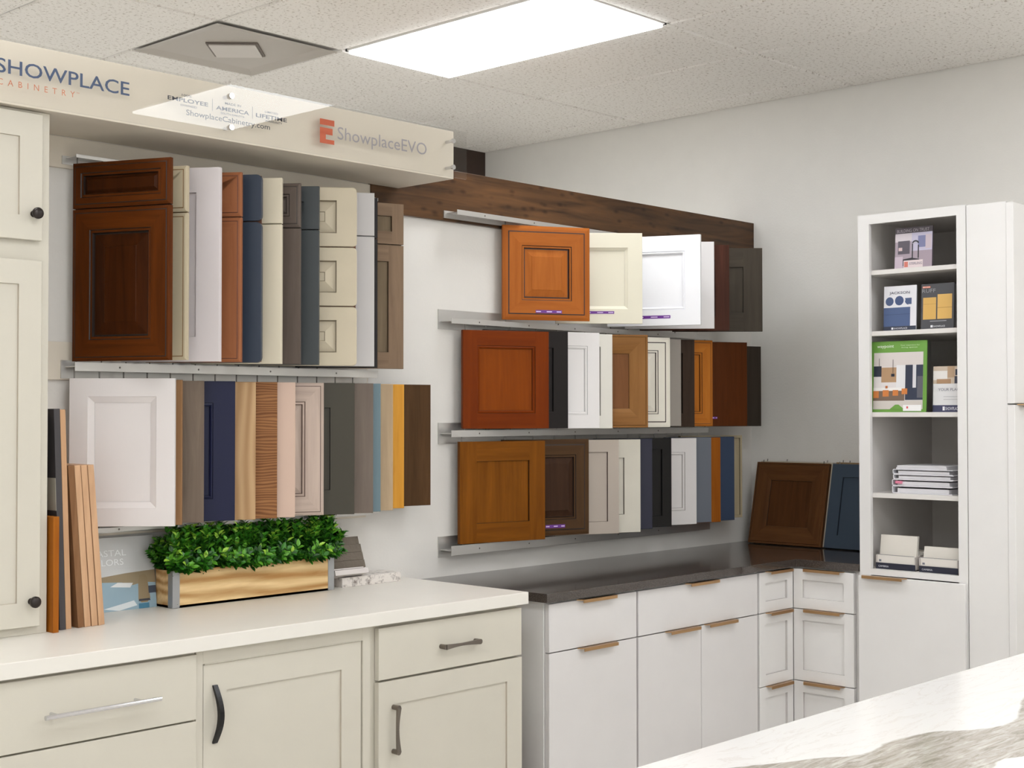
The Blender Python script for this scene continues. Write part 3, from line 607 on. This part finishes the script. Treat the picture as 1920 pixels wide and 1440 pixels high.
t = thing('inset_door_cabinet', 'cream base cabinet with inset shaker door and arched black pull', 'cabinet', (-3.28, -.3, 0))
b = B(); carcass(b, -3.591, -2.974, -.58, -.001, .1, .8935)
for q in ((-3.591, -3.569, .1, .8935), (-3.005, -2.974, .1, .8935), (-3.569, -3.005, .853, .8935)): box(b, q[0], q[1], -.62, -.58, q[2], q[3])
obj('body', b, M['cream'], t, bevel=.0008)
d = front(t, .558, .735, 'shaker', CM, name='door', xf=xfY(-3.566, -.618, .115), kw=dict(fw=.076, d=.006))
b = B()
for q in ((-3.0055, -3.0015, .115, .850), (-3.565, -3.0055, .8515, .8535)): box(b, q[0], q[1], -.623, -.6, q[2], q[3])
obj('bead', b, M['cream'], t)
hb = B(); secs = []
for i in range(17):
    u = i/16; z = .634+.158*u; y = -.618-.030*math.sin(math.pi*u)-.001; w2 = .0072; th = .0035+.003*math.sin(math.pi*u)
    secs.append([(-3.53-w2, y-th, z), (-3.53+w2, y-th, z), (-3.53+w2, y+th, z), (-3.53-w2, y+th, z)])
loft(hb, secs); obj('handle', hb, M['black'], d)
t = thing('door_and_drawer_cabinet', 'cream base cabinet with a drawer over a shaker door at the counter end', 'cabinet', (-2.65, -.3, 0))
b = B(); carcass(b, -2.972, -2.32, -.61, -.001, .1, .8935); obj('body', b, M['cream'], t, bevel=.001)
def bow(parent, a, y, vert, c0, c1):
    hb = B(); secs = []
    for p in (c0, c1):
        P = (a, y, p) if vert else (p, y, a); Q = (P[0], y-.027, P[2]); tube(hb, P, Q, .0075, .0085, n=16)
    for i in range(13):
        u = i/12; p = c0+(c1-c0)*u; w2 = .0042+.004*abs(2*u-1)**1.5; dy = -.026+.006*math.sin(math.pi*u)
        if vert: secs.append([(a-w2, y+dy-.003, p), (a+w2, y+dy-.003, p), (a+w2, y+dy+.003, p), (a-w2, y+dy+.003, p)])
        else: secs.append([(p, y+dy-.003, a-w2), (p, y+dy-.003, a+w2), (p, y+dy+.003, a+w2), (p, y+dy+.003, a-w2)])
    loft(hb, secs); return obj('handle', hb, M['nickel'], parent)
d = front(t, .632, .157, 'slab', CM, name='drawer_front', xf=xfY(-2.950, -.632, .724)); bow(d, .797, -.632, False, -2.692, -2.540)
d = front(t, .634, .597, 'shaker', CM, name='door', xf=xfY(-2.951, -.632, .12), kw=dict(fw=.072, d=.006)); bow(d, -2.892, -.632, True, .503, .637)

# boards leaning in the gap between the two runs
for x, yy, hh, c, lab in ((-2.272, -.56, .44, (120, 84, 56), 'brown board leaning in the gap between the counters'), (-2.292, -.55, .40, (60, 48, 40), 'dark board leaning in the gap between the counters')):
    b = B(); box(b, 0, .012, -.25, 0, 0, hh); b.transform(Matrix.Translation((x+.045, yy+.25, 0.002)) @ Matrix.Rotation(-.12, 4, 'Y'))
    tag(obj('leaning_board', b, wood('gap_board_%d' % c[0], c, tuple(int(k*.75) for k in c))), lab, 'board')

# ------------------------------------------------------------------ white gloss run under the dark worktop
b = B(); prism(b, [(-2.2, -.64), (-.625, -.64), (-.625, -.932), (-.001, -.932), (-.001, -.001), (-2.2, -.001)], .884, .915)
tag(obj('dark_worktop', b, M['quartz'], bevel=.0015), 'glossy dark brown quartz worktop turning the corner', 'countertop')
t = thing('gloss_base_cabinet', 'glossy white base cabinet with one drawer and one door', 'cabinet', (-1.93, -.3, 0))
b = B(); carcass(b, -2.172, -1.6815, -.598, -.001, .1, .8835); obj('body', b, M['white2'], t, bevel=.001)
d = front(t, .482, .166, 'slab', GM, name='drawer_front', xf=xfY(-2.167, -.62, .709)); edge_pull(d, -2.022, -1.812, -.62, .8765)
d = front(t, .482, .585, 'slab', GM, name='door', xf=xfY(-2.167, -.62, .12)); edge_pull(d, -2.018, -1.806, -.62, .7065)
t = thing('gloss_base_cabinet', 'glossy white base cabinet with one wide drawer over two doors', 'cabinet', (-1.28, -.3, 0))
b = B(); carcass(b, -1.6785, -.885, -.598, -.001, .1, .8835); obj('body', b, M['white2'], t, bevel=.001)
d = front(t, .784, .166, 'slab', GM, name='drawer_front', xf=xfY(-1.674, -.62, .709)); edge_pull(d, -1.385, -1.175, -.62, .8765)
d = front(t, .392, .585, 'slab', GM, name='door', xf=xfY(-1.674, -.62, .12)); edge_pull(d, -1.512, -1.30, -.62, .7065)
d = front(t, .389, .585, 'slab', GM, name='door', xf=xfY(-1.279, -.62, .12)); edge_pull(d, -1.262, -1.048, -.62, .7065)
t = thing('corner_drawer_cabinet', 'white corner base cabinet with right-angled shaker drawers and brass pulls', 'cabinet', (-.45, -.45, 0))
b = B(); prism(b, [(-.882, -.598), (-.598, -.598), (-.598, -.93), (-.001, -.93), (-.001, -.001), (-.882, -.001)], .1, .8835); obj('body', b, M['white2'], t)
for z0, z1 in ((.709, .8755), (.407, .7055), (.12, .4035)):
    hh = z1-z0
    d = front(t, .254, hh, 'shaker', SM, name='drawer_front', xf=xfY(-.875, -.62, z0), kw=dict(fw=.045, d=.010))
    edge_pull(d, -.83, -.64, -.62, z1+.001)
    d2 = front(t, .285, hh, 'shaker', SM, name='drawer_front', xf=xfX(-.62, -.6215, z0), kw=dict(fw=.045, d=.010))
    edge_pull(d2, .67, .865, -.62, z1+.001, axis='Y')

# ------------------------------------------------------------------ open-shelf pantry
t = thing('pantry_cabinet', 'tall white pantry cabinet with open shelves over one door', 'cabinet', (-.3, -1.17, 0))
b = B(); PX = -.618
for q in ((PX+.018, -.001, -.953, -.935, .1, 2.34), (PX+.018, -.001, -1.40, -1.382, .1, 2.34), (PX+.018, -.001, -1.382, -.953, 2.322, 2.34), (PX+.018, -.001, -1.382, -.953, .1, .12), (PX+.018, -.02, -1.382, -.953, .882, .9), (-.02, -.001, -1.382, -.953, .12, 2.322)):
    box(b, *q)
box(b, PX+.07, -.001, -1.40, -.935, 0, .1)
obj('body', b, M['inner'], t)
b = B()
for q in ((-.985, -.935, .1, 2.34), (-1.40, -1.362, .1, 2.34), (-1.362, -.985, 2.302, 2.34), (-1.362, -.985, .876, .9)): box(b, PX, PX+.018, q[0], q[1], q[2], q[3])
obj('face_frame', b, M['white2'], t)
for z in (2.095, 1.846, 1.516, 1.188): obj('shelf', bxo(PX+.019, -.021, -1.381, -.954, z, z+.019), M['inner'], t, bevel=.001)
d = front(t, .457, .752, 'slab', SM, name='door', xf=xfX(-.64, -.94, .12)); edge_pull(d, .955, 1.155, -.64, .874, axis='Y')
# closed tall cabinet beyond it
t = thing('tall_cabinet', 'tall closed white cabinet at the right edge beyond the open shelves', 'cabinet', (-.3, -1.49, 0))
obj('body', bxo(PX, -.001, -1.562, -1.403, 0, 2.336), M['white2'], t, bevel=.001)
for z0, z1 in ((1.568, 2.33), (.1, 1.562)):
    d = front(t, .6, z1-z0, 'slab', SM, name='door', xf=xfY(-.622, -1.592, z0), t=.028)
    if z0 < 1: edge_pull(d, -.60, -.40, -1.592, 1.5635)

# ------------------------------------------------------------------ marble island
t = thing('marble_island', 'white marble island top with a broad grey vein in the foreground', 'island', (-2.8, -2.85, 0))
obj('stone_top', bxo(-4.6, -1.0, -3.4, -2.313, .885, .915), M['marble'], t, bevel=.002)
b = B(); box(b, -4.55, -1.05, -3.3, -2.36, .1, .885); box(b, -4.5, -1.1, -3.25, -2.43, 0, .1); obj('base', b, M['white2'], t)

# ------------------------------------------------------------------ samples standing on the white counter
def upright(xb, xt, y0, y1, z1, th, m, label, mi2=None, patch=None, group=None, z0=CT):
    """board standing on edge, leaning sideways: bottom centre xb, top centre xt"""
    h_ = z1-z0; b = B()
    r = thing('upright_board', label, 'sample board', (xb, (y0+y1)/2, z0), group=group)
    sh = Matrix.Identity(4); ang = math.atan2(xt-xb, h_)
    box(b, -th/2, th/2, y0, y1, 0, h_); T = Matrix.Translation((xb, 0, z0+abs(math.sin(ang))*th/2)) @ Matrix.Rotation(ang, 4, 'Y'); b.transform(T)
    obj('board', b, m, r, bevel=.0008)
    if patch:
        for a, c in patch:
            p = B(); box(p, -th/2-.001, -th/2+.001, y0+.001, y0+.05, a, c)
            p.transform(T); obj('bare_patch', p, paint('bare_patch', (176, 168, 154), .5), r)
    return r
GB = 'sample boards standing on edge by the hutch'
upright(-3.829, -3.829, -.305, -.03, 1.25, .017, wood('amber_edge', (184, 112, 36), (148, 82, 26)), 'short amber board standing on edge against the hutch', group=GB)
upright(-3.790, -3.812, -.272, -.03, 1.545, .018, paint('charcoal_board', (62, 58, 60)), 'tall charcoal board on edge behind the short amber one', patch=[(.33, .42), (.15, .235)], group=GB)
upright(-3.771, -3.7935, -.270, -.03, 1.543, .0165, wood('tan_edge', (206, 166, 130), (184, 142, 106)), 'tall tan board on edge beside the charcoal one', group=GB)
TE = wood('tan_edge_two', (212, 172, 136), (188, 148, 114)); TD = wood('brown_edge', (150, 112, 80), (120, 84, 56))
for i, (xb, xt, m, lab) in enumerate(((-3.7345, -3.768, TD, 'brown-edged board, first of the four short leaning boards'), (-3.7140, -3.749, TE, 'second of the four short leaning tan boards from the hutch'),
                                 (-3.692, -3.729, TE, 'third of the four short leaning tan boards from the hutch'), (-3.6705, -3.708, TE, 'outermost short leaning tan board, next to the brochure'))):
    upright(xb, xt, -.272, -.03, 1.388, .0185, m, lab, group=GB)

def card(name, label, cat, loc, rot, w_, h_, base, shapes, texts=(), th=.004, group=None, pname='cover'):
    """a printed sheet or booklet; local x right, z up, printed face -y"""
    r = thing(name, label, cat, loc, rot=rot, group=group)
    b = B(); box(b, 0, w_, 0, th, 0, h_); obj('sheet' if th < .006 else 'pages', b, base, r, world=False)
    b = B(); ms = []; y = -.0003
    for pts, c in shapes:
        m = paint('print_%d_%d_%d' % c, c, .4)
        if m not in ms: ms.append(m)
        if len(pts) == 4 and not isinstance(pts[0], tuple):
            x0, x1, z0, z1 = pts; pts = [(x0, z0), (x1, z0), (x1, z1), (x0, z1)]
        flat(b, [(p*w_, y, q*h_) for p, q in pts], ms.index(m)); y -= .0001
    for s_, x0, x1, z0, z1, c in texts:
        m = paint('print_%d_%d_%d' % c, c, .4)
        if m not in ms: ms.append(m)
        merge(b, text_bm(s_, x0*w_, x1*w_, z0*h_, z1*h_, y-.0002, ms.index(m)))
    if ms: obj(pname, b, ms, r, world=False)
    else: b.free()
    return r
circ = lambda cx, cz, r, asp=1, a0=0, a1=360, n=24: [(cx+r*math.cos(math.radians(a0+(a1-a0)*k/n)), cz+r*asp*math.sin(math.radians(a0+(a1-a0)*k/n))) for k in range(n)]
card('coastal_brochure', 'leaning brochure with pale coastal lettering over a rocky sea picture', 'brochure', (-3.615, -.052, CT), (-.12, 0, 0), .262, .222, paint('brochure_paper', (214, 214, 212), .3),
     [((0, 1, 0, .42), (150, 176, 190)), ((0, 1, .40, 1), (206, 207, 206)), ([(0, .38), (.3, .47), (.6, .50), (1, .52), (1, .34), (.85, .36), (.7, .33), (.55, .38), (.3, .40)], (150, 134, 106)),
      ([(.76, .12), (.80, .08), (.88, .08), (.92, .13), (.89, .42), (.86, .47), (.79, .46), (.77, .36)], (146, 128, 98)), ([(.76, .10), (.92, .10), (.91, .13), (.77, .13)], (58, 58, 66)),
      ((.76, .9, 0, .07), (70, 128, 156)), ([(.3, .04), (.5, .0), (.74, .05), (.7, .12), (.5, .08)], (222, 228, 230)), ((.9, 1, .2, .30), (60, 70, 86)), ([(.4, .33), (.66, .3), (.7, .36), (.5, .38)], (226, 228, 228))],
     [('COASTAL', .05, .63, .745, .83, (240, 242, 242)), ('COLORS', .11, .59, .62, .705, (240, 242, 242)), ('S H O W P L A C E', .40, .68, .565, .575, (190, 194, 196))], th=.003)

# ------------------------------------------------------------------ planter
t = thing('boxwood_planter', 'crate-style wooden planter of green artificial boxwood on the white counter', 'planter', (-3.02, -.07, CT))
crate = wood('light_pine', (238, 208, 156), (180, 134, 82), True, .5, 1.6, 9)
x0, x1, y0, y1, z1 = -3.348, -2.717, -.132, -.014, 1.048; b = B()
box(b, x0, x1, y0, y0+.009, CT+.001, z1); box(b, x0, x1, y1-.009, y1, CT+.001, z1); box(b, x0, x0+.009, y0+.009, y1-.009, CT+.001, z1); box(b, x1-.009, x1, y0+.009, y1-.009, CT+.001, z1); box(b, x0, x1, y0, y1, CT+.001, CT+.008)
obj('crate', b, crate, t)
zinc = paint('galvanised_zinc', (168, 170, 172), .4, metal=.7, vary=.12)
for cx, cy, sx, sy in ((x0, y0, 1, 1), (x1, y0, -1, 1), (x0, y1, 1, -1), (x1, y1, -1, -1)):
    b = B(); e = .0015; lw = .024
    box(b, min(cx-e*sx, cx+lw*sx), max(cx-e*sx, cx+lw*sx), min(cy-e*sy, cy), max(cy-e*sy, cy), CT+.001, z1+.001)
    box(b, min(cx-e*sx, cx), max(cx-e*sx, cx), min(cy, cy+lw*sy), max(cy, cy+lw*sy), CT+.001, z1+.001)
    for zz in (CT+.012, z1-.012): lathe(b, (cx+.017*sx, cy-e*sy, zz), (0, -sy, 0), [(0, .002), (.0012, .0015), (.0015, .0002)], 8)
    obj('corner_bracket', b, zinc, t)
obj('soil', bxo(x0+.01, x1-.01, y0+.01, y1-.01, z1-.03, z1-.015), paint('moss', (38, 44, 24), .9), t)
def leafmat(n, c):
    m, nt, b = newmat(n); b.inputs['Base Color'].default_value = (*lin(c), 1); b.inputs['Roughness'].default_value = .35
    b.inputs['Subsurface Weight'].default_value = 0; return m
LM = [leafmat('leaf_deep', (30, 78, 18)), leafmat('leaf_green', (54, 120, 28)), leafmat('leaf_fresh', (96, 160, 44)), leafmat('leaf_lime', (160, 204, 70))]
b = B(); st = B(); rnd = random.Random(3)
def leaf(p, d, up, L_, W_, mi):
    d = d.normalized(); s = d.cross(up)
    if s.length < 1e-3: s = d.cross(Vector((1, 0, 0)))
    s.normalize(); n = s.cross(d).normalized()
    c = [p, p+d*L_*.35+s*W_*.5+n*W_*.12, p+d*L_*.7+s*W_*.42+n*W_*.10-n*L_*.04, p+d*L_-n*L_*.12, p+d*L_*.7-s*W_*.42+n*W_*.10-n*L_*.04, p+d*L_*.35-s*W_*.5+n*W_*.12, p+d*L_*.35, p+d*L_*.7-n*L_*.05]
    v = [b.verts.new(q) for q in c]
    for f in ((0, 6, 1), (1, 6, 7, 2), (2, 7, 3), (0, 5, 6), (5, 4, 7, 6), (4, 3, 7)): b.faces.new([v[i] for i in f]).material_index = mi
for k in range(430):
    u = rnd.random(); px = x0-.02+(x1-x0+.05)*u; py = y0-.028+(y1-y0+.02)*rnd.random(); py = min(py, -.032)
    edge = min(1, min(u, 1-u)/.09+.45)
    top = z1+(.045+.09*rnd.random()**.7)*edge
    base = Vector((min(max(px, x0+.02), x1-.02), min(max(py, y0+.015), y1-.03), z1-.02)); tip = Vector((px, py, top))
    if rnd.random() < .22: tip.z = z1+.01+.04*rnd.random(); tip.y = y0-.01-.035*rnd.random()
    if u < .06: tip.x -= .02*rnd.random()
    ax = (tip-base); 
    tube(st, base, tip, .0011, .0007, n=4)
    ph = rnd.random()*6.28
    for j in range(7):
        f = .45+.55*j/6; q = base+ax*f; axn = ax.normalized(); s1 = axn.orthogonal().normalized(); s2 = axn.cross(s1)
        for sgn in (0, math.pi):
            a = ph+j*1.57+sgn; d = (s1*math.cos(a)+s2*math.sin(a))*.85+axn*(.35+.5*f)
            if q.y > -.03: continue
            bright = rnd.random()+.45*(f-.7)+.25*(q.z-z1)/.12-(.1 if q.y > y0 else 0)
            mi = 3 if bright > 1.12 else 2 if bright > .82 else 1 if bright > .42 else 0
            d.y = min(d.y, .5)
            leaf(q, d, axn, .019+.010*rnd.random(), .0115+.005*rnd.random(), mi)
for v in b.verts[:]+st.verts[:]:
    c = v.co; c.z = min(c.z, 1.189)
    lim = -.074 if c.z > 1.15 else -.014
    if c.x < -3.34: lim = min(lim, -.062)
    if c.x > -2.722: lim = min(lim, -.130)
    c.y = min(c.y, lim)
obj('foliage', b, LM, t); obj('stems', st, LM[1], t)

# ------------------------------------------------------------------ stone samples beside the planter
tag(obj('granite_slab', bxo(-2.662, -2.392, -.112, -.012, CT, CT+.033), M['granite'], bevel=.0015), 'thick speckled white granite slab sample beside the planter', 'stone sample')
r = thing('stacked_stone_panel', 'grey-brown stacked stone sample panel propped on the granite slab', 'stone sample', (-2.695, -.092, CT+.054), rot=(-.32, 0, -.02))
pb = B(); box(pb, -.010, .135, -.035, .02, -.0195, -.002); obj('base_tray', pb, paint('white_sample_tray', (216, 208, 204), .4), r, world=False)
pb = B(); box(pb, -.012, .152, .006, .012, 0, .118); obj('tray', pb, paint('white_sample_tray', (216, 208, 204), .4), r, world=False)
pb = B(); rr = random.Random(5)
for i in range(4): box(pb, -.014+.002*rr.random(), .150-.003*rr.random()-.002*i, -.006-.003*rr.random(), .006, .006+i*.028, .006+i*.028+.027)
stn = paint('ledger_stone', (112, 102, 90), .8, bump=1, bscale=90, vary=.25); obj('stone_rows', pb, stn, r, world=False)
pb = B(); box(pb, -.010, .12, -.03, -.006, 0, .004); obj('tray_lip', pb, paint('white_sample_tray', (216, 208, 204), .4), r, world=False)

# ------------------------------------------------------------------ doors leaning in the corner on the dark worktop
def leaner(x, yl, h_, w_, lean, style, mats, label, kw={}, group='door samples leaning in the corner', z=.9205):
    r = thing('leaning_door_sample', label, 'door sample', (x, yl, z), group=group, rot=(-lean, 0, -math.pi/2))
    front(r, w_, h_, style, mats, kw=kw, name='frame', t=.019)
    for xx in (.03, w_-.035):
        p = B(); tube(p, (xx, .0095, h_), (xx, .0095, h_+.012), .0022, n=8); obj('hinge_pin', p, M['steel'], r, world=False)
    return r
leaner(-.1505, -.078, .388, .392, .22, 'mitre', wmats('burnt_umber', (112, 74, 44), (84, 54, 32), (44, 28, 18), ((98, 62, 36), (74, 46, 26))), 'dark umber framed door leaning in the corner of the dark worktop', dict(fw=.085))
leaner(-.1505, -.487, .388, .385, .22, 'shaker', pmats('harbour_blue', (72, 84, 98), (40, 48, 58)), 'harbour blue shaker door leaning next to the pantry', dict(fw=.06))
leaner(-.1295, -.085, .392, .390, .22, 'slab', pmats('pale_edge', (196, 186, 168)), 'pale beige door leaning right behind the dark umber one')
leaner(-.1295, -.492, .395, .38, .22, 'slab', wmats('tawny_edge', (160, 134, 100), (140, 114, 84)), 'tawny door leaning right behind the harbour blue one')
leaner(-.1085, -.18, .392, .40, .22, 'slab', pmats('grey_edge', (176, 170, 164)), 'grey door leaning at the back of the corner stack')
leaner(-.1085, -.60, .402, .28, .22, 'slab', wmats('oxblood_edge', (84, 34, 24), (60, 22, 16)), 'oxblood door at the back of the stack by the pantry')
# ------------------------------------------------------------------ things on the pantry shelves
RX = (-.10, 0, -math.pi/2)
card('kitchen_booklet', 'small booklet with a black faucet photo on the top shelf', 'booklet', (-.56, -1.068, 2.1145), (-.06, 0, -math.pi/2), .162, .168, paint('dark_cover', (92, 84, 92), .4),
     [((0, 1, 0, .86), (164, 148, 158)), ((0, .45, .66, .86), (206, 196, 200)), ((.08, .4, .36, .68), (86, 78, 88)), ((.45, 1, .42, .86), (190, 184, 204)), ((.62, .92, .5, .78), (120, 122, 158)), ((.82, .98, .46, .8), (196, 180, 188)),
      ([(.1, .22), (.45, .26), (.66, .22), (.66, .06), (.3, .02), (.18, .1)], (44, 38, 46)), ((.24, .76, .02, .2), (222, 206, 206)), ((.26, .36, .04, .17), (210, 120, 104)), ((.46, .49, .24, .6), (30, 26, 34)), ((.62, .65, .24, .56), (30, 26, 34)),
      (circ(.555, .6, .095, .8, 0, 180), (30, 26, 34)), (circ(.555, .59, .065, .8, 0, 180), (180, 174, 190)), ((0, .22, 0, .3), (196, 178, 190)), ((.1, .2, .44, .52), (206, 180, 180))],
     [('BUILDING ON TRUST', .05, .92, .885, .96, (190, 182, 190)), ('STERLING', .40, .74, .09, .15, (120, 110, 130))], th=.008)
card('cabinet_door_booklet', 'white booklet headed JACKSON with three blue circles', 'booklet', (-.56, -1.016, 1.8655), (-.05, 0, -math.pi/2), .143, .183, paint('booklet_white', (226, 224, 228), .4),
     [((0, 1, 0, .1), (52, 56, 72)), ((0, .82, .1, .52), (76, 94, 132)), (circ(.18, .66, .125, .78), (72, 88, 124)), (circ(.48, .67, .135, .78), (64, 80, 118)), (circ(.78, .665, .125, .78, 180, 270, 12)+[(.78, .665)], (72, 88, 124)), ([(.66, .72), (.86, .72), (.86, .58), (.78, .58), (.68, .64)], (72, 88, 124)), ((0, .82, .36, .37), (62, 78, 112)), ((.25, .31, .03, .075), (236, 236, 240))],
     [('JACKSON', .17, .80, .80, .875, (60, 64, 84)), ('SHOWPLACE', .33, .74, .035, .07, (232, 232, 238))], th=.006)
card('cabinet_door_booklet', 'dark grey booklet with two golden door pictures', 'booklet', (-.555, -1.178, 1.8655), (-.05, 0, -math.pi/2), .14, .183, paint('booklet_graphite', (74, 74, 78), .4),
     [((.06, .46, .22, .70), (214, 170, 92)), ((.50, .94, .22, .76), (220, 176, 98)), ((.06, .46, .55, .56), (190, 146, 72)), ((.5, .94, .46, .475), (190, 146, 72)), ((.04, .28, .91, .95), (214, 112, 82)), ((.3, .37, .04, .09), (232, 232, 236)), ((.28, .78, .17, .185), (170, 168, 172))],
     [('RUFF', .03, .44, .81, .89, (150, 150, 154)), ('NEW DOOR', .05, .27, .915, .945, (250, 230, 220)), ('SHOWPLACE', .39, .74, .045, .08, (232, 232, 236))], th=.006)
card('green_kitchen_brochure', 'green-bordered brochure with a kitchen photo and orange stools', 'brochure', (-.585, -.966, 1.5355), (-.05, 0, -math.pi/2), .247, .288, paint('brochure_green', (110, 158, 70), .4),
     [((.06, .94, .04, .84), (222, 216, 214)), ((.06, .94, .64, .84), (214, 205, 200)), ((.06, .20, .50, .65), (44, 50, 66)), ((.2, .47, .42, .63), (176, 142, 108)), ((.47, .63, .34, .66), (226, 224, 224)), ((.63, .94, .17, .66), (52, 58, 76)), ((.76, .82, .34, .66), (214, 212, 214)), ((.84, .94, .2, .5), (96, 96, 104)),
      ((.06, .62, .30, .345), (236, 232, 228)), ((.06, .62, .16, .30), (120, 100, 86)), ((.06, .16, .20, .30), (206, 126, 66)), ((.23, .34, .22, .31), (206, 126, 66)), ((.41, .51, .23, .31), (206, 126, 66)), ((.57, .67, .25, .33), (206, 126, 66)), ((.06, .94, .04, .16), (206, 198, 190)),
      ([(.36, .04), (.62, .04), (.52, .105), (.46, .105)], (110, 158, 70)), ((.60, .92, .015, .10), (238, 236, 234)), ((.66, .69, .05, .08), (214, 90, 90)), ((.155, .163, .60, .76), (70, 66, 66)), ((.405, .413, .55, .74), (70, 66, 66)), ((.38, .44, .50, .54), (40, 44, 58)), ((.28, .32, .335, .37), (190, 110, 60)), ((.0, .001, 0, .001), (110, 158, 70))],
     [('waypoint', .12, .42, .895, .95, (236, 244, 226)), ('Your inspiration for', .54, .88, .925, .945, (214, 230, 196)), ('living spaces', .56, .84, .895, .915, (214, 230, 196))], th=.005)
card('shop_flyer', 'narrow white flyer reading YOUR PLACE beside the green brochure', 'flyer', (-.555, -1.227, 1.5355), (-.05, 0, -math.pi/2), .15, .182, paint('flyer_white', (228, 226, 226), .4),
     [((0, 1, .62, 1), (208, 190, 170)), ((.0, .4, .7, .9), (236, 230, 224)), ((.62, .80, .8, .93), (40, 50, 66)), ((.6, 1, .62, .78), (66, 68, 82)), ((.1, .5, .62, .72), (176, 140, 108)), ((.4, .6, .75, 1), (190, 160, 130)), ((0, 1, 0, .15), (66, 68, 96)), ((.28, .34, .035, .12), (240, 240, 244)), ((.3, .7, .33, .34), (190, 188, 190)), ((.3, .7, .27, .28), (190, 188, 190))],
     [('YOUR PLACE.', .15, .82, .46, .52, (120, 118, 134)), ('SHOWPLACE', .36, .74, .04, .11, (230, 230, 238))], th=.003)
# binders
BW = paint('binder_white', (228, 226, 230), .35); PG = paint('paper_block', (214, 212, 214), .7)
GBI = 'ring binders stacked on the fourth shelf'
def binder(y0, y1, z, h_, label, pages=.7, x0=-.56, x1=-.26):
    """closed ring binder lying flat, spine away; the wrap-round cover is an open loop seen from the end"""
    r = thing('ring_binder', label, 'binder', ((x0+x1)/2, (y0+y1)/2, z), group=GBI); b = B(); th = .0028
    # profile in (y,z): spine at +y side (left in view)
    out = [(y0, z), (y1-.004, z), (y1, z+.004), (y1, z+h_-.004), (y1-.004, z+h_), (y0, z+h_), (y0, z+h_-th), (y1-.005, z+h_-th), (y1-th, z+h_-.005), (y1-th, z+.005), (y1-.005, z+th), (y0, z+th)]
    prism(b, out, x0, x1, axis='X'); obj('cover', b, BW, r)
    obj('pages', bxo(x0+.004, x1-.004, y0+.016, y1-.022, z+th+.0005, z+th+.0005+(h_-2*th)*pages), PG, r)
    k = B()
    for xx in (x0+.03, x0+.15): tube(k, (xx, y1-.012, z+th), (xx, y1-.012, z+h_-th), .004, n=8)
    obj('ring', k, M['steel'], r); return r
z = 1.2075
binder(-1.31, -1.05, z, .030, 'bottom white ring binder of the stack'); binder(-1.312, -1.05, z+.0305, .026, 'second white ring binder from the bottom, with a pink tab')
tg = B(); box(tg, -.566, -.54, -1.094, -1.067, z+.039, z+.050); o = obj('page_tab', tg, paint('pink_tab', (222, 130, 156), .5), bpy.data.objects['ring_binder.001'])
binder(-1.316, -1.055, z+.057, .020, 'third white ring binder from the bottom'); binder(-1.312, -1.053, z+.0775, .020, 'topmost white ring binder under the loose papers')
for i, (a, c, lab) in enumerate(((-1.285, -1.066, 'loose paper pad on top of the binders'), (-1.283, -1.070, 'uppermost paper pad on the binder stack'))):
    tag(obj('paper_pad', bxo(-.555, -.30, a, c, z+.098+i*.0075, z+.105+i*.0075), PG), lab, 'paper')
# quartz sample boxes
CR = wood('pale_chip', (230, 224, 214), (214, 206, 194)); NV = paint('navy_box', (36, 38, 54), .4); SA = paint('chip_surface', (224, 218, 208), .3, vary=.05)
for n, (ya, yb, zt, ny, lab) in enumerate(((-1.165, -.992, 1.036, 11, 'sample box of stone chips with one tall marbled chip'), (-1.345, -1.182, 1.0, 10, 'sample box of stone chips at the right of the bottom shelf'))):
    r = thing('chip_box', lab, 'sample box', (-.5, (ya+yb)/2, .9005), group='stone chip boxes on the bottom shelf')
    b = B(); X0, X1 = -.59, -.30
    box(b, X0, X1, ya, yb, .9005, .905, 0); box(b, X0-.0005, X0+.002, ya, yb, .9005, .925, 0)
    for yy in (ya, yb-.003):
        prism(b, [(X0, .9005), (X1, .9005), (X1, .965), (X0+.1, .965), (X0, .955)], yy, yy+.003, 1, axis='Y')
    obj('box', b, [NV, paint('box_side', (200, 192, 186), .4)], r)
    lb = text_bm('CAMBRIA', 0, .045, .908, .915, 0); lb.transform(Matrix.Translation((X0-.0012, yb-.012, 0)) @ Matrix.Rotation(-math.pi/2, 4, 'Z')); obj('lettering', lb, paint('box_print', (220, 220, 226), .5), r)
    for j in range(ny):
        hh = .058+.004*random.random(); top = .905+hh
        if j == 0: top = zt
        b = B(); xx = X0+.014+j*.02
        prism(b, [(xx, .906), (xx+.014, .906), (xx+.014+.02, top), (xx+.02, top)], ya+.006, yb-.006, axis='Y')
        obj('stone_chip', b, SA, r)
    b = B(); box(b, X0+.004, X0+.006, ya+.004, yb-.004, .925, .958); obj('front_card', b, paint('front_card', (226, 220, 212), .4), r)
    b = B(); box(b, X0+.0032, X0+.004, ya+.006, yb-.006, .957, .9585); box(b, X0+.0032, X0+.004, yb-.022, yb-.012, .93, .938); obj('card_print', b, paint('card_print', (120, 120, 130), .5), r)
tag(obj('small_dark_box', bxo(-.30, -.22, -1.36, -1.28, .9015, 1.03), paint('dark_green_box', (44, 48, 42), .5), bevel=.001), 'small dark box at the back of the bottom shelf', 'box')
